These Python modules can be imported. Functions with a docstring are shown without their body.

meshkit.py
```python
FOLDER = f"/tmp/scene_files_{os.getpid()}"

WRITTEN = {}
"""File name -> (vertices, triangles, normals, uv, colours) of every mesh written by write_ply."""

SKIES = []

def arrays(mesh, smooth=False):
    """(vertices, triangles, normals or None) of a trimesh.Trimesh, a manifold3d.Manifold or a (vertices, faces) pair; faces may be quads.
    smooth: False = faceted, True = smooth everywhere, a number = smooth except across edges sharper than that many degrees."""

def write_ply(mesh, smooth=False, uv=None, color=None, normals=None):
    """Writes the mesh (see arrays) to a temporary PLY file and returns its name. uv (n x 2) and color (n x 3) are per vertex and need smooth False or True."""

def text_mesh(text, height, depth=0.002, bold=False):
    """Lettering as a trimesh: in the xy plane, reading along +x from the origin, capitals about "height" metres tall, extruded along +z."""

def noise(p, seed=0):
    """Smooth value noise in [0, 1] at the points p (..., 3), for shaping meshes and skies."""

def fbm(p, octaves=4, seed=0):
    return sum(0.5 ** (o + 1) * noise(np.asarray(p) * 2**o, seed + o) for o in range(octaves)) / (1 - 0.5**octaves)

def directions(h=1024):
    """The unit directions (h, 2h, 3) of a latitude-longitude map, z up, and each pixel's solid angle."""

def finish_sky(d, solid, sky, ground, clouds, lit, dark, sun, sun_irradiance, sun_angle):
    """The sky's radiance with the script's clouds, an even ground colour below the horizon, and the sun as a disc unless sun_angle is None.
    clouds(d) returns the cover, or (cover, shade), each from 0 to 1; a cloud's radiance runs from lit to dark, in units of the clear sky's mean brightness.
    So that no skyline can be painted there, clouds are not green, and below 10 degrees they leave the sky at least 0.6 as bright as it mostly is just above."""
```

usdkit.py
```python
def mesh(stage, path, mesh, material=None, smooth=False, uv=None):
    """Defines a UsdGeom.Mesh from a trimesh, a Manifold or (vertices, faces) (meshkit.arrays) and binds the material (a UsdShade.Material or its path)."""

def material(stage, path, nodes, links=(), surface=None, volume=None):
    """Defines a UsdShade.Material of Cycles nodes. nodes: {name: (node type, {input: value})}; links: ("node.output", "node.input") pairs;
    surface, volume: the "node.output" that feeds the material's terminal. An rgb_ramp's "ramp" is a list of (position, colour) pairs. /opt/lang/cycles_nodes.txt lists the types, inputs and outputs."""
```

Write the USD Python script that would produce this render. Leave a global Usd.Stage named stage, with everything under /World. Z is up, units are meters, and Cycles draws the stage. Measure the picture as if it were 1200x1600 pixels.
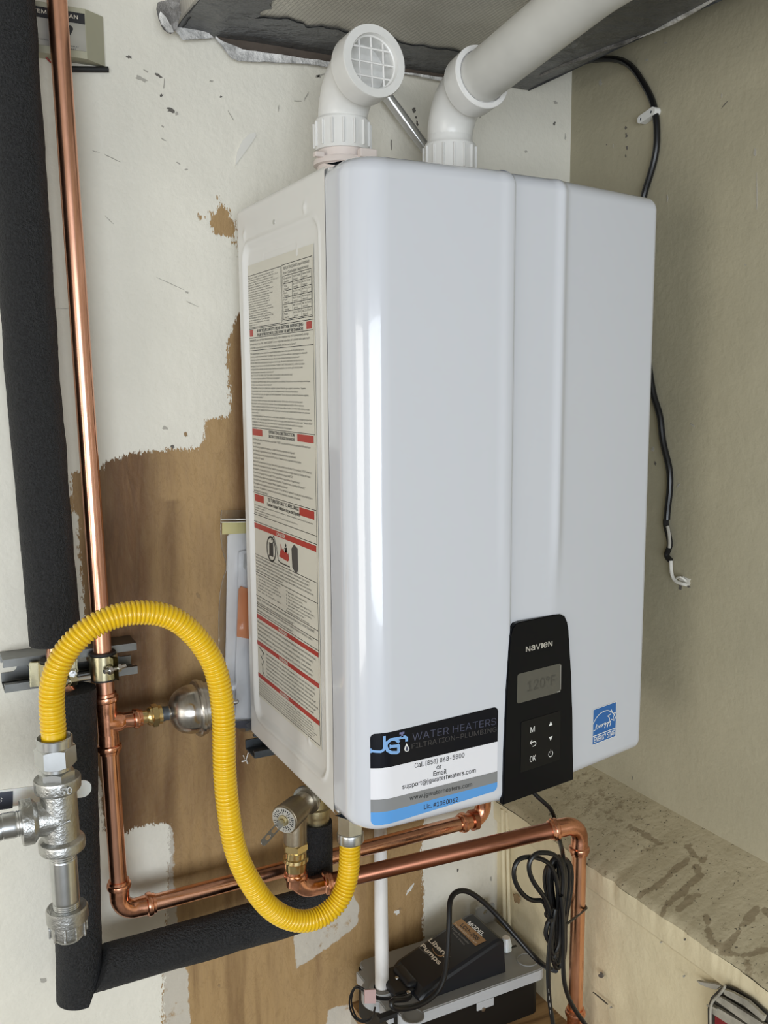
import math, random, numpy as np, trimesh, manifold3d, shapely, usdkit, meshkit
from shapely.geometry import Polygon, LineString, Point, box as sbox, MultiPolygon
from shapely import affinity
from shapely.ops import unary_union
from pxr import Usd, UsdGeom, UsdShade, UsdLux, Gf, Sdf
rng = np.random.default_rng(7)
stage = Usd.Stage.CreateInMemory()
UsdGeom.SetStageUpAxis(stage, 'Z'); UsdGeom.SetStageMetersPerUnit(stage, 1.0)
UsdGeom.Xform.Define(stage, '/World'); UsdGeom.Scope.Define(stage, '/World/Looks')
A = np.array
# ---------------------------------------------------------------- camera, light, exposure
CAM_F = 1446.4028
CAM_C = A([-0.39514617, -1.17314211, 0.47753425])
CAM_M = A([[0.88870817, -0.45842406, -0.00672069], [-0.06935097, -0.11992584, -0.99035763], [0.45319778, 0.88060501, -0.13837123]])
cam = UsdGeom.Camera.Define(stage, '/World/camera')
cam.CreateHorizontalApertureAttr(36.0); cam.CreateVerticalApertureAttr(48.0)
cam.CreateFocalLengthAttr(36.0 * CAM_F / 1200.0)
cam.CreateClippingRangeAttr(Gf.Vec2f(0.02, 100))
m4 = np.eye(4); m4[0, :3] = CAM_M[0]; m4[1, :3] = -CAM_M[1]; m4[2, :3] = -CAM_M[2]; m4[3, :3] = CAM_C
cam.AddTransformOp().Set(Gf.Matrix4d(*m4.ravel().tolist()))
cam.CreateExposureAttr(0.5)

def rect_light(name, pos, size, look, color, power):
    l = UsdLux.RectLight.Define(stage, '/World/' + name)
    l.CreateWidthAttr(size[0]); l.CreateHeightAttr(size[1]); l.CreateIntensityAttr(power); l.CreateColorAttr(Gf.Vec3f(*color))
    z = -A(look, float); z /= np.linalg.norm(z); x = np.cross([0, 0, 1.0], z); x /= np.linalg.norm(x); y = np.cross(z, x)
    t = np.eye(4); t[0, :3], t[1, :3], t[2, :3], t[3, :3] = x, y, z, pos
    l.AddTransformOp().Set(Gf.Matrix4d(*t.ravel().tolist()))
    return l
# daylight coming in through the open garage door behind the photographer, and through a side door on the left
rect_light('garage_doorway_light', (-1.75, -4.6, -0.05), (3.0, 1.8), (0.1, 1, 0), (0.88, 0.95, 1.03), 5.2)
rect_light('side_doorway_light', (-3.3, -1.8, -0.1), (1.5, 1.7), (1, 0.1, 0), (1.0, 0.97, 0.91), 3.1)
dome = UsdLux.DomeLight.Define(stage, '/World/sky_light'); dome.CreateIntensityAttr(0.12); dome.CreateColorAttr(Gf.Vec3f(0.9, 0.95, 1.0))

# ---------------------------------------------------------------- geometry helpers
WALL_Y, RIGHT_X, LEDGE_X, LEDGE_Z, LEDGE_ZB, FLOOR_Z = 0.041, 0.5634, 0.433, -0.2067, -0.1446, -0.4888

def at(px, py, x=None, y=None, z=None):
    """The point of a plane of the room that is measured at this place of the photograph."""
    d = CAM_M.T @ A([(px - 600) / CAM_F, (py - 800) / CAM_F, 1.0])
    t = (x - CAM_C[0]) / d[0] if x is not None else (y - CAM_C[1]) / d[1] if y is not None else (z - CAM_C[2]) / d[2]
    return CAM_C + t * d

def topx(P):
    d = (np.atleast_2d(P) - CAM_C) @ CAM_M.T
    return np.stack([600 + CAM_F * d[:, 0] / d[:, 2], 800 + CAM_F * d[:, 1] / d[:, 2]], 1)

def unit(v):
    v = np.asarray(v, float); return v / (np.linalg.norm(v) + 1e-12)

def cat(*ms):
    ms = [m for q in ms for m in (q if isinstance(q, (list, tuple)) else [q])]
    return trimesh.util.concatenate(ms)

def frame(o, x, y):
    x = unit(x); z = unit(np.cross(x, y)); y = np.cross(z, x)
    T = np.eye(4); T[:3, 0], T[:3, 1], T[:3, 2], T[:3, 3] = x, y, z, o
    return T

def rbox(size, r, c=(0, 0, 0), T=None, seg=10):
    """Box with rounded edges, centred."""
    s = A(size) / 2 - r
    sp = manifold3d.Manifold.sphere(r, seg)
    pts = [sp.translate([sx * s[0], sy * s[1], sz * s[2]]) for sx in (-1, 1) for sy in (-1, 1) for sz in (-1, 1)]
    h = manifold3d.Manifold.batch_hull(pts).to_mesh()
    m = trimesh.Trimesh(h.vert_properties[:, :3], h.tri_verts, process=False)
    m.apply_translation(c)
    if T is not None: m.apply_transform(T)
    return m

def bx(x0, x1, y0, y1, z0, z1, r=0.0):
    s, c = (x1 - x0, y1 - y0, z1 - z0), ((x0 + x1) / 2, (y0 + y1) / 2, (z0 + z1) / 2)
    if r: return rbox(s, r, c)
    m = trimesh.creation.box(s); m.apply_translation(c); return m

def extr(poly, h, T=None):
    """Extrude shapely polygon(s) from z=0 to h, then transform."""
    gs = getattr(poly, 'geoms', [poly])
    m = cat([trimesh.creation.extrude_polygon(g, h, engine='earcut') for g in gs if g.area > 1e-12])
    if T is not None: m.apply_transform(T)
    return m

def flat(poly, T):
    """Print on a surface: the filled polygons as faces in the frame's xy plane."""
    ms = []
    for g in getattr(poly, 'geoms', [poly]):
        if g.is_empty or g.area < 1e-13: continue
        v, fc = trimesh.creation.triangulate_polygon(g, engine='earcut')
        ms.append(trimesh.Trimesh(np.c_[v, np.zeros(len(v))], fc, process=False))
    m = cat(ms); m.apply_transform(T)
    n = np.cross(m.vertices[m.faces[0, 1]] - m.vertices[m.faces[0, 0]], m.vertices[m.faces[0, 2]] - m.vertices[m.faces[0, 0]])
    if n @ T[:3, 2] < 0: m.invert()
    return m

def lathe(prof, p0, axis, n=28):
    """prof: (distance along axis, radius) pairs."""
    prof = A(prof, float); a = unit(axis)
    u = unit(np.cross(a, [0, 0, 1.0] if abs(a[2]) < .9 else [1.0, 0, 0])); w = np.cross(a, u)
    ang = np.arange(n) * 2 * np.pi / n
    ring = np.cos(ang)[:, None] * u + np.sin(ang)[:, None] * w
    v = [np.asarray(p0) + t * a + max(r, 1e-5) * ring for t, r in prof]
    v = np.vstack(v); k = len(prof)
    i, j = np.meshgrid(np.arange(k - 1), np.arange(n), indexing='ij')
    q = np.stack([i * n + j, i * n + (j + 1) % n, (i + 1) * n + (j + 1) % n, (i + 1) * n + j], -1).reshape(-1, 4)
    f = np.vstack([q[:, [0, 1, 2]], q[:, [0, 2, 3]]])
    m = trimesh.Trimesh(v, f, process=False)
    caps = []
    for s, e in ((0, 0), (k - 1, 1)):
        c = len(v) + e; idx = s * n + np.arange(n); nx = np.roll(idx, -1)
        caps.append(np.c_[np.full(n, c), nx, idx] if e == 0 else np.c_[np.full(n, c), idx, nx])
    v = np.vstack([v, np.asarray(p0) + prof[0][0] * a, np.asarray(p0) + prof[-1][0] * a])
    return trimesh.Trimesh(v, np.vstack([f] + caps), process=False)

def sweep(pts, rad, n=14, cap=True):
    p = A(pts, float); rad = np.broadcast_to(rad, (len(p),))
    t = np.gradient(p, axis=0); t /= np.linalg.norm(t, axis=1, keepdims=True) + 1e-12
    u = unit(np.cross(t[0], [0.13, 0.21, 0.97] if abs(t[0][2]) < .9 else [0.97, 0.2, 0.1])); U = []
    for q in t:
        u = unit(u - q * (u @ q)); U.append(u)
    U = A(U); W = np.cross(t, U); ang = np.arange(n) * 2 * np.pi / n
    v = p[:, None] + rad[:, None, None] * (np.cos(ang)[None, :, None] * U[:, None] + np.sin(ang)[None, :, None] * W[:, None])
    k = len(p); i, j = np.meshgrid(np.arange(k - 1), np.arange(n), indexing='ij')
    q = np.stack([i * n + j, i * n + (j + 1) % n, (i + 1) * n + (j + 1) % n, (i + 1) * n + j], -1).reshape(-1, 4)
    f = [q[:, [0, 1, 2]], q[:, [0, 2, 3]]]; v = v.reshape(-1, 3)
    if cap:
        a, b = np.arange(n), (k - 1) * n + np.arange(n)
        f += [np.c_[np.full(n, len(v)), np.roll(a, -1), a], np.c_[np.full(n, len(v) + 1), b, np.roll(b, -1)]]
        v = np.vstack([v, p[0], p[-1]])
    return trimesh.Trimesh(v, np.vstack(f), process=False)

def spline(pts, step=0.004, closed=False):
    from scipy.interpolate import splprep, splev
    p = A(pts, float)
    d = np.r_[0, np.cumsum(np.linalg.norm(np.diff(p, axis=0), axis=1) ** .5)]
    tck, _ = splprep(p.T, u=d / d[-1], s=0, k=min(3, len(p) - 1), per=closed)
    q = A(splev(np.linspace(0, 1, 1500), tck)).T
    L = np.r_[0, np.cumsum(np.linalg.norm(np.diff(q, axis=0), axis=1))]
    k = max(6, int(L[-1] / step))
    s = np.linspace(0, L[-1], k)
    return np.stack([np.interp(s, L, q[:, i]) for i in range(3)], 1)

def arc_pts(p, a, b, r, n=12):
    """Quarter-ish bend: arrives along unit a at corner p, leaves along unit b; tangent points at distance r*tan(phi/2)."""
    a, b = unit(a), unit(b); phi = math.acos(np.clip(a @ b, -1, 1)); d = r * math.tan(phi / 2)
    s = A(p) - a * d; nrm = unit(b - a * (a @ b)); c = s + nrm * r
    return [c + r * (-nrm * math.cos(x) + a * math.sin(x)) for x in np.linspace(0, phi, n)], s, A(p) + b * d

def hexnut(p0, axis, af, h, n=6, rot=0.0, cham=0.12):
    """Hexagonal nut of width across flats af from p0 along axis, chamfered ends."""
    R = af / 2 / math.cos(math.pi / n); a = unit(axis)
    u = unit(np.cross(a, [0, 0, 1.0] if abs(a[2]) < .9 else [1.0, 0, 0])); w = np.cross(a, u)
    ang = rot + np.arange(n) * 2 * np.pi / n
    hexp = Polygon(np.c_[np.cos(ang), np.sin(ang)] * R)
    T = np.eye(4); T[:3, 0], T[:3, 1], T[:3, 2], T[:3, 3] = u, w, a, p0
    P = manifold3d.Manifold.extrude(manifold3d.CrossSection([A(hexp.exterior.coords)[:-1]]), h)
    c = cham * af
    Cn = manifold3d.Manifold.revolve(manifold3d.CrossSection([[(0, 0), (R - c, 0), (R + .0001, c * .6), (R + .0001, h - c * .6), (R - c, h), (0, h)]]), 40)
    k = (P ^ Cn).to_mesh()
    m = trimesh.Trimesh(k.vert_properties[:, :3], k.tri_verts, process=False); m.apply_transform(T)
    return m

def ring_torus(c, axis, R, r, n=28, k=8):
    a = unit(axis); u = unit(np.cross(a, [0, 0, 1.0] if abs(a[2]) < .9 else [1.0, 0, 0])); w = np.cross(a, u)
    th = np.linspace(0, 2 * np.pi, n + 1)
    return sweep([A(c) + R * (math.cos(x) * u + math.sin(x) * w) for x in th], r, k, cap=False)

def blob(cx, cy, rx, ry, seed, n=18, rough=.35):
    r = np.random.default_rng(seed); a = np.linspace(0, 2 * np.pi, n, endpoint=False)
    k = 1 + rough * (r.random(n) - .5) * 2
    return Polygon(np.c_[cx + rx * k * np.cos(a), cy + ry * k * np.sin(a)]).buffer(0)

# ---------------------------------------------------------------- stage helpers
used = {}
def path_for(parent, name):
    k = (parent, name); n = used.get(k, 0); used[k] = n + 1
    return f"{parent}/{name}" + (f"_{n:03d}" if n else '')

def meta(prim, label=None, cat=None, group=None, kind=None):
    for k, v in (('label', label), ('category', cat), ('group', group), ('kind', kind)):
        if v: prim.SetCustomDataByKey(k, v)

origin = {}
GROUPS = {'pipe_clamp': 'cushioned pipe clamps on the strut channel', 'foam_insulation': 'black foam pipe sleeves', 'copper_pipe': 'copper pipes', 'copper_elbow': 'copper press elbows'}
def thing(name, label, category, loc=(0, 0, 0), group=None, kind=None):
    group = group or GROUPS.get(name)
    p = path_for('/World', name); x = UsdGeom.Xform.Define(stage, p); x.AddTranslateOp().Set(Gf.Vec3d(*map(float, loc)))
    meta(x.GetPrim(), label, category, group, kind); origin[p] = A(loc, float)
    return p

def part(parent, name, mesh, mat, smooth=35, label=None, kind=None, prim=None):
    """A mesh given in world coordinates, written relative to its thing's origin."""
    top = '/'.join(parent.split('/')[:3]); p = path_for(parent, name)
    m = mesh.copy()
    o = origin.get(top, np.zeros(3)); m.apply_translation(-o)
    g = usdkit.mesh(stage, p, m, MAT[mat] if isinstance(mat, str) else mat, smooth=smooth)
    if len(parent.split('/')) > 3:   # parts' own meshes carry no transform, so a sub-part shares its thing's frame
        pass
    meta(g.GetPrim(), label, kind=kind)
    return p

def solo(name, label, category, mesh, mat, group=None, kind=None, smooth=35):
    p = path_for('/World', name); origin[p] = np.zeros(3)
    g = usdkit.mesh(stage, p, mesh, MAT[mat], smooth=smooth); meta(g.GetPrim(), label, category, group, kind)
    return p

# ---------------------------------------------------------------- materials
MAT = {}
def PM(name, color, rough=.5, metal=0.0, var=None, bump=None, spec=.5, coat=0.0, roughvar=None, stretch=(1, 1, 1), **kw):
    nodes = {'p': ('principled_bsdf', dict(base_color=color, roughness=rough, metallic=metal, specular_ior_level=spec, coat_weight=coat, **kw)),
             'g': ('geometry', {}), 'mp': ('mapping', {'scale': stretch})}
    links = [('g.position', 'mp.vector')]
    if var:
        sc, amt = var
        nodes['n'] = ('noise_texture', {'scale': sc, 'detail': 5.0, 'roughness': .6})
        c = A(color)
        nodes['r'] = ('rgb_ramp', {'ramp': [(.25, tuple(np.clip(c * (1 - amt), 0, 1))), (.5, tuple(c)), (.75, tuple(np.clip(c * (1 + amt), 0, 1)))]})
        links += [('mp.vector', 'n.vector'), ('n.fac', 'r.fac'), ('r.color', 'p.base_color')]
    if roughvar:
        sc, lo, hi = roughvar
        nodes['n3'] = ('noise_texture', {'scale': sc, 'detail': 4.0})
        nodes['mr'] = ('map_range', {'from_min': .3, 'from_max': .7, 'to_min': lo, 'to_max': hi})
        links += [('mp.vector', 'n3.vector'), ('n3.fac', 'mr.value'), ('mr.result', 'p.roughness')]
    if bump:
        sc, st, dist = bump
        nodes['n2'] = ('noise_texture', {'scale': sc, 'detail': 4.0, 'roughness': .6})
        nodes['b'] = ('bump', {'strength': st, 'distance': dist})
        links += [('mp.vector', 'n2.vector'), ('n2.fac', 'b.height'), ('b.normal', 'p.normal')]
    MAT[name] = usdkit.material(stage, '/World/Looks/' + name, nodes, links, surface='p.BSDF')
    return MAT[name]

PM('heater_enamel', (.63, .65, .70), .14, bump=(600, .02, .0005), coat=.6)
PM('heater_side', (.73, .725, .70), .3)
PM('black_gloss', (.0045, .005, .0065), .2, spec=.18)
PM('black_pad', (.0085, .0085, .0085), .35, spec=.2)
PM('lcd', (.105, .10, .082), .12)
PM('lcd_edge', (.30, .29, .26), .25)
PM('print_white', (.80, .80, .78), .4)
PM('print_silver', (.55, .53, .48), .35, .3)
PM('print_lcd', (.075, .072, .06), .3)
PM('copper', (.76, .40, .27), .2, 1.0, var=(14, .18), roughvar=(30, .13, .3), stretch=(1, 1, .35))
PM('copper_shaded', (.44, .185, .115), .27, 1.0, var=(16, .22), roughvar=(25, .2, .4), stretch=(.3, 1, 1))  # copper under the heater, base darkened for the dark surroundings it reflects
PM('copper_warm', (.80, .42, .25), .27, 1.0, var=(16, .16), roughvar=(25, .2, .4), stretch=(1, 1, .3))
PM('copper_fit', (.78, .37, .23), .2, 1.0, var=(60, .2), roughvar=(60, .12, .3))
PM('brass', (.76, .60, .30), .22, 1.0, var=(60, .15))
PM('bronze', (.42, .36, .27), .36, 1.0, var=(40, .2), bump=(300, .25, .0006))
PM('bronze_gold', (.50, .43, .26), .4, 1.0, var=(40, .2), bump=(300, .3, .0006))
PM('zinc_gold', (.55, .50, .33), .25, 1.0, var=(40, .15))
PM('galv', (.50, .50, .485), .34, 1.0, var=(50, .18), bump=(240, .6, .0012))
PM('galv_bright', (.58, .59, .59), .26, 1.0, var=(50, .1))
PM('strut_zinc', (.20, .205, .20), .38, 1.0, var=(25, .2))
PM('stainless', (.55, .52, .48), .22, 1.0, roughvar=(90, .16, .32), stretch=(1, .05, .05), anisotropic=.5)
PM('foam', (.020, .0205, .0225), .62, bump=(330, 1.0, .006), var=(420, .75), spec=.45)
PM('rubber', (.012, .012, .012), .6)
PM('cable', (.008, .008, .009), .33)
PM('hose_yellow', (.82, .52, .008), .24, coat=.6, spec=.5)
PM('pvc', (.74, .735, .71), .32, var=(30, .05))
PM('pvc_pipe', (.60, .595, .56), .36, var=(12, .08), roughvar=(20, .3, .5))
PM('pvc_pink', (.74, .66, .62), .35)
PM('pvc_white', (.80, .79, .77), .35, var=(60, .05), stretch=(1, 1, .2))
PM('pvc_bore', (.40, .41, .40), .5)
PM('abs_grey', (.30, .30, .29), .42, bump=(900, .1, .0003))
PM('abs_front', (.46, .47, .48), .42)
PM('abs_black', (.010, .011, .014), .40, bump=(700, .15, .0004))
PM('tank_dark', (.012, .010, .008), .5, spec=.25)
PM('gold_print', (.38, .22, .10), .35, .4)
PM('cream_print', (.72, .66, .55), .5)
PM('grey_print', (.30, .29, .27), .5)
PM('ink', (.03, .03, .03), .5)
PM('ink_soft', (.10, .095, .09), .5)
PM('label_paper', (.66, .64, .56), .5)
PM('red_print', (.42, .045, .035), .45)
PM('dark_red_print', (.46, .07, .06), .45)
PM('mid_grey_print', (.07, .07, .07), .45)
PM('sticker_white', (.80, .80, .84), .3)
PM('sticker_black', (.004, .005, .009), .22, spec=.25)
PM('sticker_grey', (.24, .245, .25), .3)
PM('sticker_blue', (.10, .33, .72), .3)
PM('logo_blue', (.22, .42, .75), .3)
PM('logo_violet', (.16, .17, .33), .3)
PM('logo_slate', (.060, .066, .11), .3)
PM('logo_grey', (.045, .043, .045), .3)
PM('energy_blue', (.025, .14, .42), .35)
PM('thermostat_plastic', (.40, .385, .28), .45)
PM('thermostat_metal', (.50, .49, .45), .32, .8, var=(40, .12), stretch=(.2, 1, 1))
PM('thermostat_black', (.02, .02, .024), .3)
PM('paper_white', (.76, .77, .80), .5)
PM('paper_orange', (.70, .27, .11), .5)
PM('paper_navy', (.045, .05, .075), .4)
PM('paper_yellow', (.66, .60, .28), .6)
PM('steel_dark', (.10, .115, .13), .45, .6, var=(60, .2))
PM('duct_tape', (.085, .088, .092), .36, var=(18, .45), bump=(22, .7, .012), spec=.6)
PM('torn_white', (.60, .59, .57), .55, var=(45, .55), bump=(80, .9, .006))
PM('torn_grey', (.20, .19, .18), .5, var=(50, .6), bump=(80, .9, .006))
PM('red_wire', (.30, .03, .02), .4)
PM('pink_tag', (.55, .38, .36), .5)
PM('screw', (.60, .60, .58), .3, 1.0)
PM('clear_rod', (.50, .50, .48), .18, .45, coat=.6)
PM('clip_white', (.74, .74, .71), .4)
PM('chip_dark', (.13, .12, .105), .7)
PM('chip_tan', (.30, .20, .10), .8)
PM('chip_grey', (.42, .40, .35), .8)
PM('chip_pale', (.74, .72, .66), .6)
PM('lath_grey', (.40, .38, .32), .6, .3, var=(40, .35))
PM('gap_shade_brown', (.085, .065, .05), .7, var=(60, .3))  # shadow colour for the gap behind the duct
PM('recess_shade', (.055, .05, .04), .8)  # shadow colour for the inside of the ledge opening
PM('box_red', (.22, .015, .02), .5)
PM('room_wall', (.52, .48, .41), .7)
PM('room_ceiling', (.30, .28, .24), .8)
PM('concrete', (.26, .25, .235), .75, var=(3, .15))
# clear polythene
MAT['polythene'] = usdkit.material(stage, '/World/Looks/polythene', {
    't': ('transparent_bsdf', {'color': (.90, .90, .89)}), 'gl': ('glossy_bsdf', {'color': (1, 1, 1), 'roughness': .12}), 'fr': ('layer_weight', {'blend': .28}),
    'd': ('translucent_bsdf', {'color': (.85, .85, .85)}), 'm0': ('mix_closure', {'fac': .10}),
    'm': ('mix_closure', {})}, [('t.BSDF', 'm0.closure1'), ('d.BSDF', 'm0.closure2'), ('fr.fresnel', 'm.fac'), ('m0.closure', 'm.closure1'), ('gl.BSDF', 'm.closure2')], surface='m.closure')
MAT['tag_film'] = usdkit.material(stage, '/World/Looks/tag_film', {'p': ('principled_bsdf', {'base_color': (.74, .73, .70), 'roughness': .3, 'subsurface_weight': .2, 'subsurface_scale': .003})}, surface='p.BSDF')
# foil facing with a scrim grid
MAT['duct_foil'] = usdkit.material(stage, '/World/Looks/duct_foil', {
    'g': ('geometry', {}), 'sx': ('separate_xyz', {}),
    'mx': ('math', {'math_type': 'multiply', 'value2': 200.0}), 'fx': ('math', {'math_type': 'fraction'}), 'lx': ('math', {'math_type': 'less_than', 'value2': .22}),
    'my': ('math', {'math_type': 'multiply', 'value2': 240.0}), 'fy': ('math', {'math_type': 'fraction'}), 'ly': ('math', {'math_type': 'less_than', 'value2': .22}),
    'mxx': ('math', {'math_type': 'maximum'}), 'n': ('noise_texture', {'scale': 7.0, 'detail': 6.0, 'roughness': .7}), 'n2': ('noise_texture', {'scale': 60.0, 'detail': 4.0}),
    'r': ('rgb_ramp', {'ramp': [(.3, (.50, .48, .43)), (.7, (.72, .70, .64))]}),
    'gf': ('math', {'math_type': 'multiply', 'value2': .45}), 'gm': ('mix_color', {'b': (.16, .15, .13)}), 'ad': ('math', {'math_type': 'add'}), 'bm': ('bump', {'strength': .35, 'distance': .002}),
    'p': ('principled_bsdf', {'metallic': .5, 'roughness': .45})},
    [('g.position', 'sx.vector'), ('sx.x', 'mx.value1'), ('mx.value', 'fx.value1'), ('fx.value', 'lx.value1'), ('sx.y', 'my.value1'), ('my.value', 'fy.value1'), ('fy.value', 'ly.value1'),
     ('lx.value', 'mxx.value1'), ('ly.value', 'mxx.value2'), ('g.position', 'n.vector'), ('g.position', 'n2.vector'), ('n.fac', 'r.fac'), ('r.color', 'gm.a'), ('mxx.value', 'gf.value1'), ('gf.value', 'gm.fac'), ('gm.result', 'p.base_color'),
     ('mxx.value', 'ad.value1'), ('n2.fac', 'ad.value2'), ('ad.value', 'bm.height'), ('bm.normal', 'p.normal')], surface='p.BSDF')
# plywood platform
MAT['plywood'] = usdkit.material(stage, '/World/Looks/plywood', {
    'g': ('geometry', {}), 'mp': ('mapping', {'scale': (9, 70, 9), 'rotation': (0, 0, .5)}), 'n': ('noise_texture', {'scale': 1.0, 'detail': 6.0, 'distortion': 1.5}),
    'r': ('rgb_ramp', {'ramp': [(.3, (.20, .11, .045)), (.55, (.36, .215, .095)), (.75, (.44, .28, .13))]}), 'p': ('principled_bsdf', {'roughness': .6})},
    [('g.position', 'mp.vector'), ('mp.vector', 'n.vector'), ('n.fac', 'r.fac'), ('r.color', 'p.base_color')], surface='p.BSDF')

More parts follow.
